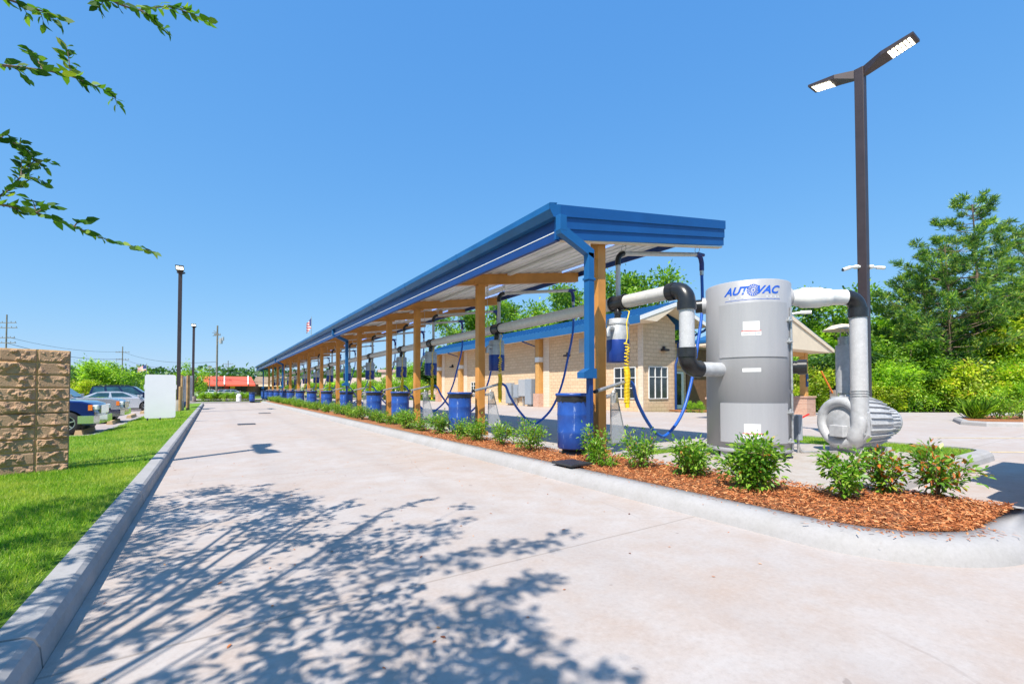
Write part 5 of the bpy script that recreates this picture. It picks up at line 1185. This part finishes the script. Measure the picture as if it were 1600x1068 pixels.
for i, (u, zc, sx, sz, s_, lb) in enumerate(((640,58,1,.95,3,'green bush beneath the canopy past the third vacuum unit'),(600,56,1.1,.95,3,'green bush beyond the fourth canopy post'),(570,60,1.2,.85,3,'green bush beyond the fifth canopy post'),(540,62,1.2,.9,3,'bush beyond the sixth canopy post'),(515,66,1.2,.85,3,'bush beyond the seventh canopy post'),(490,70,1.2,.85,3,'bush beyond the eighth canopy post'),
        (625,84,1.4,.62,0,'mid green tree behind the pink building'),(585,88,1.4,.6,5,'dark tree behind the pink building'),(548,92,1.5,.55,0,'farther tree behind the pink building'),(470,95,1.3,.45,0,'low distant tree seen through the far bays'),(655,56,.8,.8,2,'yellow green bush right of the third post'))):
    dup(T[s_], u, zc, sx, sz, lb, GU)
# far wood, one mass
P = []; 
for k in range(420):
    u = random.uniform(-500, 1500); zc = random.uniform(150,240); hh = random.uniform(6,11)*(zc/190)*(1.0 if u < 700 else 1.3); c = at(u, zc, 0)
    for q in range(70): P.append((c.x+random.gauss(0,3.4), c.y+random.gauss(0,3.4), max(.1, hh*random.random()**.55+random.gauss(0,.5))))
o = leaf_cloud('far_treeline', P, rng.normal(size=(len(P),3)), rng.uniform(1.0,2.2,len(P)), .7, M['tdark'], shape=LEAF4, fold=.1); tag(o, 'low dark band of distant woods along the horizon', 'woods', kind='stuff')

# ------------------------------------------------------------------ tan block building
bd = thing('office_building', 'tan block wash building with blue metal roof and white windows', 'building', (19.8,17,0))
BX, BY = 19.8, 17.0
m = MB(); m.boxb(BX,24.2,BY+.0,44.2,-.1,4.98); m.prism([(BX,BY,4.98),(24.2,BY,4.98),(24.2,BY,5.0),(21.4,BY,5.80),(BX,BY,5.25)], (0,.2,0)); m.boxb(24.2,30,18.6,44,-.1,4.2)
m.v = [(min(x,22.6) if (x > 24 and x < 24.5 and y < 18.0) else x, y, z) for x, y, z in m.v]; m.build('wall', M['block'], bd)
m = MB(); e0, e1_, rx_ = 18.45, 24.35, 21.4; zr = 5.98; ze = 4.98
m.prism([(e0,BY-1,ze),(rx_,BY-1,zr),(e1_,BY-1,ze),(e1_,BY-1,ze+.12),(rx_,BY-1,zr+.12),(e0,BY-1,ze+.12)], (0,29.2,0))
yv = BY-.9
while yv < 45: m.prism([(e0,yv,ze+.121),(rx_,yv,zr+.121),(rx_,yv,zr+.16),(e0,yv,ze+.16)], (0,.03,0)); yv += .42
m.boxb(24.35,30.5,17.6,45,4.2,4.35); m.build('roof', M['roofblue'], bd)
m = MB(); m.boxb(e0-.03,e0+.0,BY-1,45.2,ze-.30,ze+.12); m.build('eave_fascia', M['roofblue'], bd)
m = MB(); m.boxb(e0,BX,BY-1,45.2,ze-.12,ze-.10); m.prism([(e0,BY-1,ze-.10),(BX,BY-1,ze-.10),(rx_,BY-1,zr-.2),(e1_,BY-1,ze-.1),(e1_,BY-1,ze-.003),(rx_,BY-1,zr-.003),(e0,BY-1,ze-.003)], (0,1.0,0)); m.build('soffit', M['cream'], bd)
m = MB(); m.prism([(e0,BY-1.03,ze-.14),(rx_,BY-1.03,zr-.14),(e1_,BY-1.03,ze-.14),(e1_,BY-1.03,ze+.08),(rx_,BY-1.03,zr+.08),(e0,BY-1.03,ze+.08)], (0,.028,0)); m.build('rake_board', M['white'], bd)
def window(x0, x1, y0, y1, z0, z1, nx_, nz_, nrm):       # nrm 'x' (faces -x) or 'y' (faces -y)
    m = MB(); g_ = MB(); fw = .042
    if nrm == 'y':
        yy = y0; g_.boxb(x0,x1,yy-.01,yy+.02,z0,z1)
        for i in range(nx_+1): xx = x0+(x1-x0)*i/nx_; m.boxb(xx-fw/2,xx+fw/2,yy-.06,yy-.011,z0,z1)
        for j in range(nz_+1): zz = z0+(z1-z0)*(j/nz_ if nz_ > 2 or j in (0,nz_) else .68); m.boxb(x0,x1,yy-.055,yy-.012,zz-fw/2,zz+fw/2)
    else:
        xx = x0; g_.boxb(xx-.01,xx+.02,y0,y1,z0,z1)
        for i in range(nx_+1): yy = y0+(y1-y0)*i/nx_; m.boxb(xx-.06,xx-.011,yy-fw/2,yy+fw/2,z0,z1)
        for j in range(nz_+1): zz = z0+(z1-z0)*(j/nz_ if nz_ > 2 or j in (0,nz_) else .68); m.boxb(xx-.055,xx-.012,y0,y1,zz-fw/2,zz+fw/2)
    f = m.build('window', M['white'], bd); k = g_.build('pane', M['glass'], bd); k.parent = f
window(BX,BX,17.5,19.1,.72,2.48,3,3,'x'); window(20.25,21.85,BY,BY,.72,2.5,3,2,'y'); window(BX,BX,35.6,36.9,.9,1.9,3,2,'x')
# door in the recess
m = MB(); m.boxb(24.35,24.45,18.52,18.6,0,2.35); m.boxb(25.35,25.45,18.52,18.6,0,2.35); m.boxb(24.45,25.35,18.52,18.6,2.25,2.35); m.boxb(24.45,25.35,18.54,18.6,0,.25); m.boxb(24.45,24.53,18.54,18.6,.25,2.25); m.boxb(25.27,25.35,18.54,18.6,.25,2.25); dr_ = m.build('door', M['white'], bd)
m = MB(); m.boxb(24.53,25.27,18.57,18.6,.25,2.25); k = m.build('pane', M['glass'], bd); k.parent = dr_
m = MB(); m.tube([(24.6,18.5,.95),(24.6,18.46,.97),(24.6,18.46,1.25),(24.6,18.5,1.27)], .015, 6); k = m.build('handle', M['galv'], bd); k.parent = dr_
m = MB(); m.boxb(25.8,30,18.5,18.6,0,3.9); m.build('wood_siding', M['brown'], bd)
m = MB(); m.boxb(22.6,30,18.55,18.6,2.6,2.75); m.build('lintel', M['amberwall'], bd)
for yv in (26.3, 38.7, 43.6):
    m = MB(); m.boxb(BX-.38,BX-.0,yv-.22,yv+.22,.95,ze-.13); cc = m.build('column', M['amberwall'], bd, bevel=.01)
    m = MB(); m.boxb(BX-.48,BX-.0,yv-.34,yv+.34,-.05,.95); k = m.build('column_base', M['brick'], bd)
    m = MB(); m.boxb(BX-.395,BX-.0,yv-.235,yv+.235,3.2,3.55); m.build('column_band', M['white'], bd)
    m = MB(); m.boxb(BX-.06,BX-.0,yv-1.0,yv-.34,-.05,ze-.13); m.build('pilaster', M['pilaster'], bd)
    m = MB(); m.tube([(e0+.05,yv+.6,ze-.12),(e0+.1,yv+.6,ze-.3),(BX-.12,yv+.5,ze-.62),(BX-.12,yv+.5,.1)], .06, 8); m.build('downspout', M['blue2'], bd)
m = MB(); m.boxb(BX-.05,BX-.0,16.96,17.3,-.05,ze-.13); m.build('pilaster', M['pilaster'], bd)
m = MB(); m.tube([(24.3,15.97,ze-.1),(24.2,16.2,ze-.3),(22.72,16.9,3.9),(22.72,16.9,3.1),(22.5,16.9,2.7),(22.5,16.9,.05)], .07, 8); m.build('downspout', M['blue2'], bd)
for (y_) in (23.3, 40.8, 31.5):
    m = MB(); m.boxb(BX-.28,BX-.0,y_-.22,y_+.22,3.42,3.55); m.boxb(BX-.12,BX,y_-.08,y_+.08,3.55,3.7); m.build('wall_light', M['bronze'], bd, bevel=.02)
m = MB(); m.boxb(21.3,21.75,BY-.28,BY,3.42,3.54); m.boxb(21.45,21.6,BY-.12,BY,3.54,3.7); m.build('wall_light', M['bronze'], bd, bevel=.02)
m = MB(); m.boxb(BX-.03,BX-.0,21.5,22.2,3.6,4.5)
for k in range(7): m.boxb(BX-.055,BX-.03,21.55,22.15,3.66+k*.12,3.72+k*.12)
m.build('louver_vent', M['graycan'], bd)
for i, (ya, yb, za, zb, dp, lb) in enumerate(((29.75,30.55,.15,1.75,.35,'leftmost of the gray electrical cabinets on the tan wall'),(28.95,29.6,.6,1.62,.25,'small gray meter box second from the left on the tan wall'),(27.85,28.85,.72,2.0,.28,'pale gray cabinet mounted higher on the tan wall'),(26.95,27.78,.12,2.02,.42,'tallest gray cabinet next to the ochre column'))):
    t_ = thing('electrical_cabinet', lb, 'electrical cabinet', (BX-dp/2,(ya+yb)/2,za), group='electrical cabinets on the side wall')
    m = MB(); m.boxb(BX-dp,BX-.004,ya,yb,za,zb); m.build('case', M['elec'] if i != 2 else M['graycan'], t_, bevel=.01)
    m = MB(); m.boxb(BX-dp-.015,BX-dp-.001,ya+.04,yb-.04,za+.05,zb-.05); m.build('door', M['elec'] if i != 2 else M['graycan'], t_, bevel=.005)
    m = MB(); m.boxb(BX-dp-.04,BX-dp-.016,ya+.07,ya+.10,(za+zb)/2-.08,(za+zb)/2+.08); m.boxb(BX-.2,BX-.1,(ya+yb)/2-.04,(ya+yb)/2+.04,-.03,za); m.build('handle', M['galv'], t_)
# bushes at the door
for i, (u, zc, lb) in enumerate(((1079,24.6,'small bright bush by the glass door'),(1093,24.2,'small bright bush nearer the tank, by the door'))):
    c = dup(T[3], u, zc, .15, .20, lb, 'bushes beside the door', 0)
m = MB(); a = at(1066,25.2); m.box((a.x+1.2,a.y-.4,.03), (3.2,1.4,.08), -PSI); struct('door_mulch_bed', m, M['mulch'])

# pay-station canopy
pc = thing('pay_canopy', 'small gabled pay canopy on ochre post with brick base', 'canopy', (19.9,10.3,0))
y0_, y1_ = 9.4, 11.1; rl, rr_, rm = 15.8, 24.0, 19.9; zl, zm = 3.02, 4.32
m = MB(); m.prism([(rl,y0_,zl),(rm,y0_,zm),(rr_,y0_,zl),(rr_,y0_,zl+.1),(rm,y0_,zm+.1),(rl,y0_,zl+.1)], (0,y1_-y0_,0)); m.build('roof', M['roofblue'], pc)
m = MB(); m.prism([(rl+.02,y0_+.02,zl-.10),(rr_-.02,y0_+.02,zl-.10),(rr_-.02,y0_+.02,zl-.02),(rm,y0_+.02,zm-.02),(rl+.02,y0_+.02,zl-.02)], (0,y1_-y0_-.04,0)); m.build('soffit', M['cream'], pc)
m = MB()
m.prism([(rl,y0_-.03,zl-.10),(rm,y0_-.03,zm-.12),(rr_,y0_-.03,zl-.10),(rr_,y0_-.03,zl+.05),(rm,y0_-.03,zm+.05),(rl,y0_-.03,zl+.05)], (0,.028,0)); m.build('rake_board', M['cream'], pc)
for xx in (16.4, 23.0):
    m = MB(); m.boxb(xx-.13,xx+.13,10.12,10.38,.85,zl-.1); m.build('post', M['amberwall'], pc, bevel=.01)
    m = MB(); m.boxb(xx-.42,xx+.42,9.95,10.6,0,.85); m.boxb(xx-.46,xx+.46,9.91,10.64,.85,.92); m.build('post_base', M['brick'], pc)
m = MB(); m.boxb(16.2,23.2,10.15,10.35,zl-.28,zl-.101); m.build('beam', M['amberwall'], pc)
t_ = thing('pay_sign', 'small blue sign hanging on the ochre post of the pay canopy', 'sign', (22.95,10.1,1.5))
m = MB(); m.boxb(22.86,23.02,10.06,10.1,1.35,1.95); m.build('plate', M['blue2'], t_); m = MB(); m.boxb(22.89,22.99,10.054,10.059,1.6,1.7); m.build('yellow_patch', M['yellow'], t_)
t_ = thing('gate_arm', 'raised orange gate arm beside the brick base of the pay canopy', 'gate arm', (23.6,9.5,0))
m = MB(); m.beam((23.75,9.3,.9),(22.95,9.5,2.05),.05,.04); m.build('arm', M['orange'], t_); m = MB(); m.boxb(23.62,23.88,9.2,9.45,0,1.2); m.build('housing', M['polewood'], t_, bevel=.02)
# monument wall at the right edge
mw = thing('brick_pillar', 'brown brick pillar with pale cap just inside the right edge', 'pillar', (6.8,.9,0))
m = MB(); m.boxb(6.66,7.2,.35,.95,0,.82); m.boxb(7.2,8.2,.30,.95,0,1.9); m.boxb(8.2,9.6,.25,.95,0,2.4); m.build('wall', M['brick'], mw)
m = MB(); m.boxb(6.63,7.2,.32,.98,.82,1.0); m.boxb(7.17,8.2,.27,.98,1.9,2.0); m.build('cap', M['cream'], mw)

# ------------------------------------------------------------------ far buildings, poles, fence
def P3(u, v, zc): p = at(u, zc); p.z = hgt(v, zc); return p
rs = thing('red_roof_shop', 'low shop with red roof and pale ribs beyond the driveway end', 'building', at(350,96))
def facade(poly, zc, depth, name, mat, par, dz=0):
    A = [P3(u, v, zc) for u, v in poly]; m = MB(); m.prism(A, Vector((SN,CS,0))*depth); return m.build(name, mat, par)
facade([(301,617.5),(398,617.5),(398,600),(301,600)], 96, 10, 'wall', M['brownbrick'], rs)
m = MB(); a = [P3(u, v, z) for u, v, z in ((299,600.5,94),(399,600.5,94),(392,588.3,97.5),(310,587.3,97.5))]; b = [p+Vector((0,0,-.3)) for p in a]; m.poly(a); m.poly(b[::-1])
for i in range(4): j=(i+1)%4; m.poly([a[i],b[i],b[j],a[j]])
m.build('roof', M['redroof'], rs)
for u in (314,350.5,387.5):
    m = MB(); a = P3(u, 600.5, 93.8); b = P3(u+(.4 if u < 340 else 0), 587.6, 97.4); m.beam(a, b, .22, .25); m.build('roof_rib', M['white'], rs)
m = MB(); m.prism([P3(320,603,95.7),P3(396,603,95.7),P3(396,600.8,95.7),P3(320,600.8,95.7)], (0,.2,0)); m.build('eave_band', M['graycan'], rs)
for k, (u0, u1) in enumerate(((321,333),(334,347),(350,358),(359,368),(370,378),(379,385))):
    m = MB(); m.prism([P3(u0,616,95.8),P3(u1,616,95.8),P3(u1,603.5,95.8),P3(u0,603.5,95.8)], (0,.1,0)); w_ = m.build('window', M['glass'], rs)
for (u0,u1,v0,v1,mt) in ((351,357.5,607,603,'red'),(359.5,367.5,606.5,603.2,'yellow')):
    m = MB(); m.prism([P3(u0,v0,95.6),P3(u1,v0,95.6),P3(u1,v1,95.6),P3(u0,v1,95.6)], (0,.05,0)); m.build('poster', M[mt], rs)
m = MB(); xs = 333
for k, wv in enumerate((.7,1.0,.7,1.2,.8,1.6,.6,1.3,.9,1.2,.8,1.4,1.0,.8,1.4,.6,1.2,1.6,.7)):
    if k not in (4,11): 
        zc = 95.2; m.prism([P3(xs,594.2+.5*(k%2),zc),P3(xs+wv,594.2+.5*(k%2),zc),P3(xs+wv,592.2+.4*(k%3),zc),P3(xs,592.2+.3*(k%3),zc)], (0,.05,0))
    xs += wv+.55
m.build('sign_lettering', M['dark'], rs)
sb = thing('tan_roof_shop', 'tan roofed building right of the red roofed shop', 'building', at(405,96))
facade([(399,617.5),(470,617.5),(470,601),(399,601)], 98, 10, 'wall', M['dark'], sb); facade([(393,601),(470,601),(470,588),(400,588)], 97.6, 2, 'roof', M['cladding'], sb)
facade([(399,603.5),(470,603.5),(470,600.5),(399,600.5)], 97.3, .2, 'fascia', M['cream'], sb)
pk = thing('pink_building', 'long low pale pink building seen beneath the canopy', 'building', at(600,80))
facade([(470,617.5),(684,616),(684,578),(596,578),(596,589),(470,592)], 76, 10, 'wall', M['pink'], pk)
facade([(590,581),(690,581),(690,577),(590,577)], 75.7, .3, 'roof_edge', worn('rose_trim',(.55,.36,.33),.8), pk)
facade([(480,612),(500,612),(500,600),(480,600)], 75.8, .1, 'window', M['glass'], pk); facade([(520,612),(545,612),(545,600),(520,600)], 75.8, .1, 'window', M['glass'], pk)
for (u, zc, paint, lb, rzv) in ((347.5,80,M['carwhite'],'white car parked before the red roofed shop',0),(311,80,M['carsilver2'],'pale car at the left end of the red roofed shop',0),(370,82,M['carsilver'],'silver car before the shop posters',0),(381,82,M['carsilver2'],'pale gray car at the right end of the shop windows',0)):
    c = copy_tree(sedan); p = at(u+6, zc, -.1); c.location = p; c.rotation_euler.z = -PSI+.7; c.scale = (1,1,1.1); c['label'] = lb; c['group'] = 'cars parked at the shops'
    for k in [q for q in bpy.data.objects if q.parent == c and q.name.split('.')[0] in ('body','cabin')]:
        k.data = k.data.copy(); k.data.materials[0] = paint
# wood posts with corrugated gray panels
fp = thing('service_fence', 'gray corrugated fence panel between weathered wood posts by the lamp footing', 'fence', at(290,26.5,.12))
for (u, zc, v0, w_) in ((284.5,27,586,.14),(294,24.8,586,.17)):
    a = P3(u, v0, zc); m = MB(); m.tube([(a.x,a.y,.1),(a.x,a.y,a.z)], w_/2, 10); m.build('post', M['wood'], fp)
m = MB(); a, b = P3(285.5,588,27), P3(299.5,586.5,29)
for k in range(16):
    p = a.lerp(b, k/15); m.boxb(p.x-.04,p.x+.04,p.y-.03,p.y+.03+.03*(k%2),.5,p.z)
m.build('panel', M['fencegray'], fp)
bl_ = thing('wood_bollard', 'short pale wood post beside the round lamp footing', 'post', at(281.5,23.2,.12)); m = MB(); a = at(281.8,23.4); m.tube([(a.x,a.y,.1),(a.x,a.y,1.35)], .07, 10); m.build('shaft', M['wood'], bl_); m = MB(); m.tube([(a.x,a.y,1.35),(a.x,a.y,1.38)], [.07,.05], 10); m.build('top', M['wood'], bl_)
bt = copy_tree(barrel); p = at(287.5,28.5,0); bt.location = (p.x,p.y,.2); bt.scale = (.45,.45,.6); bt['label'] = 'small blue drum on the grass behind the lamp footing'; bt['group'] = 'blue drums'
# utility poles
tops = {}
def utility(u, vt, zc, arms, label, r=.16):
    b = at(u, zc, -.1); h = hgt(vt, zc); t_ = thing('utility_pole', label, 'utility pole', b, group='utility poles')
    m = MB(); m.tube([(b.x,b.y,-.1),(b.x,b.y,h)], [r,r*.7], 8); m.build('pole', M['polewood'], t_)
    for (dz, L) in arms:
        m = MB(); a = Vector((b.x,b.y,h-dz)); m.beam(a-CAMR*L, a+CAMR*L, .12, .12)
        for q in (-1,-.5,.5,1): c = a+CAMR*L*q*.92; m.tube([c, c+Vector((0,0,.3))], .05, 6)
        m.build('crossarm', M['polewood'], t_)
    return b, h
pa = utility(8, 491, 90, ((1.6,1.9),(2.6,2.1),(4.6,1.7),(5.6,1.9)), 'tall wooden utility pole above the block wall')
pb_ = utility(190.5, 541, 125, ((1.6,1.9),(3.6,1.8)), 'wooden utility pole behind the lime green tree')
pc_ = utility(338.5, 508, 75, ((1.6,.5),), 'leaning wooden utility pole with transformer and tangled hardware', .16)
pd_ = utility(356, 563, 160, ((1.2,1.8),(2.4,1.6)), 'small distant utility pole above the red roof')
utility(327.5, 571, 85, ((.3,.3),), 'thin metal pole before the red roofed shop', .09)
b, h = pc_; tf = [o for o in bpy.data.objects if o.get('label','').startswith('leaning wooden')][0]
m = MB(); c = Vector((b.x,b.y,h-3.0))+CAMR*.6; m.tube([c, c+Vector((0,0,.9))], .25, 12); m.tube([c+Vector((0,0,.45)), c-CAMR*.6+Vector((0,0,.45))], .05, 6); c2 = c+CAMR*.35+Vector((0,0,.5)); m.tube([c2,c2+Vector((0,0,.6))], .16, 10); m.build('transformer', M['graycan'], tf)
m = MB(); c = Vector((b.x,b.y,h-1.2)); 
for k in range(5): m.tube([c, c-CAMR*random.uniform(.4,.9)+Vector((0,0,random.uniform(-.6,.4)))], .04, 5)
m.build('cutout_fuse', M['polewood'], tf)
def wire(a, b, sag, label, r=.03):
    a, b = Vector(a), Vector(b); pts = [a.lerp(b,t)+Vector((0,0,-sag*4*t*(1-t))) for t in np.linspace(0,1,13)]; m = MB(); m.tube(pts, r, 5)
    o = m.build('power_line', M['dark']); tag(o, label, 'power line', 'power lines'); return o
A = Vector((pa[0].x,pa[0].y,0)); B = Vector((pb_[0].x,pb_[0].y,0)); C_ = Vector((pc_[0].x,pc_[0].y,0)); D_ = Vector((pd_[0].x,pd_[0].y,0))
wire(A+Vector((0,0,pa[1]-4.4)), B+Vector((0,0,pb_[1]-1.4)), 1.0, 'upper wire between the tall left pole and the lime tree pole')
wire(A+Vector((0,0,pa[1]-5.6)), B+Vector((0,0,pb_[1]-3.4)), 1.2, 'lower thicker wire between the tall left pole and the lime tree pole', .045)
wire(B+Vector((0,0,pb_[1]-1.4)), C_+Vector((0,0,pc_[1]-6.0)), 1.2, 'upper wire between the lime tree pole and the transformer pole')
wire(B+Vector((0,0,pb_[1]-3.4)), C_+Vector((0,0,pc_[1]-7.0)), 1.2, 'lower wire between the lime tree pole and the transformer pole')
E_ = P3(700,600,150)
for k, (dz, s_) in enumerate(((-1.0,1.5),(-2.2,1.5),(-4.4,1.2))): wire(C_+Vector((0,0,pc_[1]-6.4+dz)), P3(620,592+5*k,150), s_, f'{("top","middle","bottom")[k]} wire running right from the transformer pole behind the canopy')
# flags
def flag(u, vt, vb, zc, w_, h_, label, along=1):
    b = at(u, zc, -.1); h = hgt(vt, zc); t_ = thing('flagpole', label, 'flagpole', b, group='flagpoles')
    m = MB(); m.tube([(b.x,b.y,-.1),(b.x,b.y,h)], [.09,.05], 8); m.build('pole', M['galv'], t_)
    n = 14; V = []; F_ = []
    for i in range(n+1):
        for j in (0,1): s_ = i/n; V.append((s_*w_, .12*h_*math.sin(s_*7)*s_, -j*h_ - s_*h_*.55))
    for i in range(n): F_.append((2*i,2*i+1,2*i+3,2*i+2))
    m = MB(); m.v = V; m.f = [list(f) for f in F_]; m.sm = [True]*n; o = m.build('flag', M['flag'], t_, world=False); o.location = (0,0,h+.1-.25); o.rotation_euler = (0,0,-PSI+(PI if along < 0 else 0))
flag(228.5, 567, 612, 85, 1.6, 1.0, 'distant flagpole with striped flag left of the white board', -1)
flag(485.5, 494, 540, 90, .9, 2.0, 'flagpole with striped flag rising behind the canopy roof', -1)

bpy.context.view_layer.update()
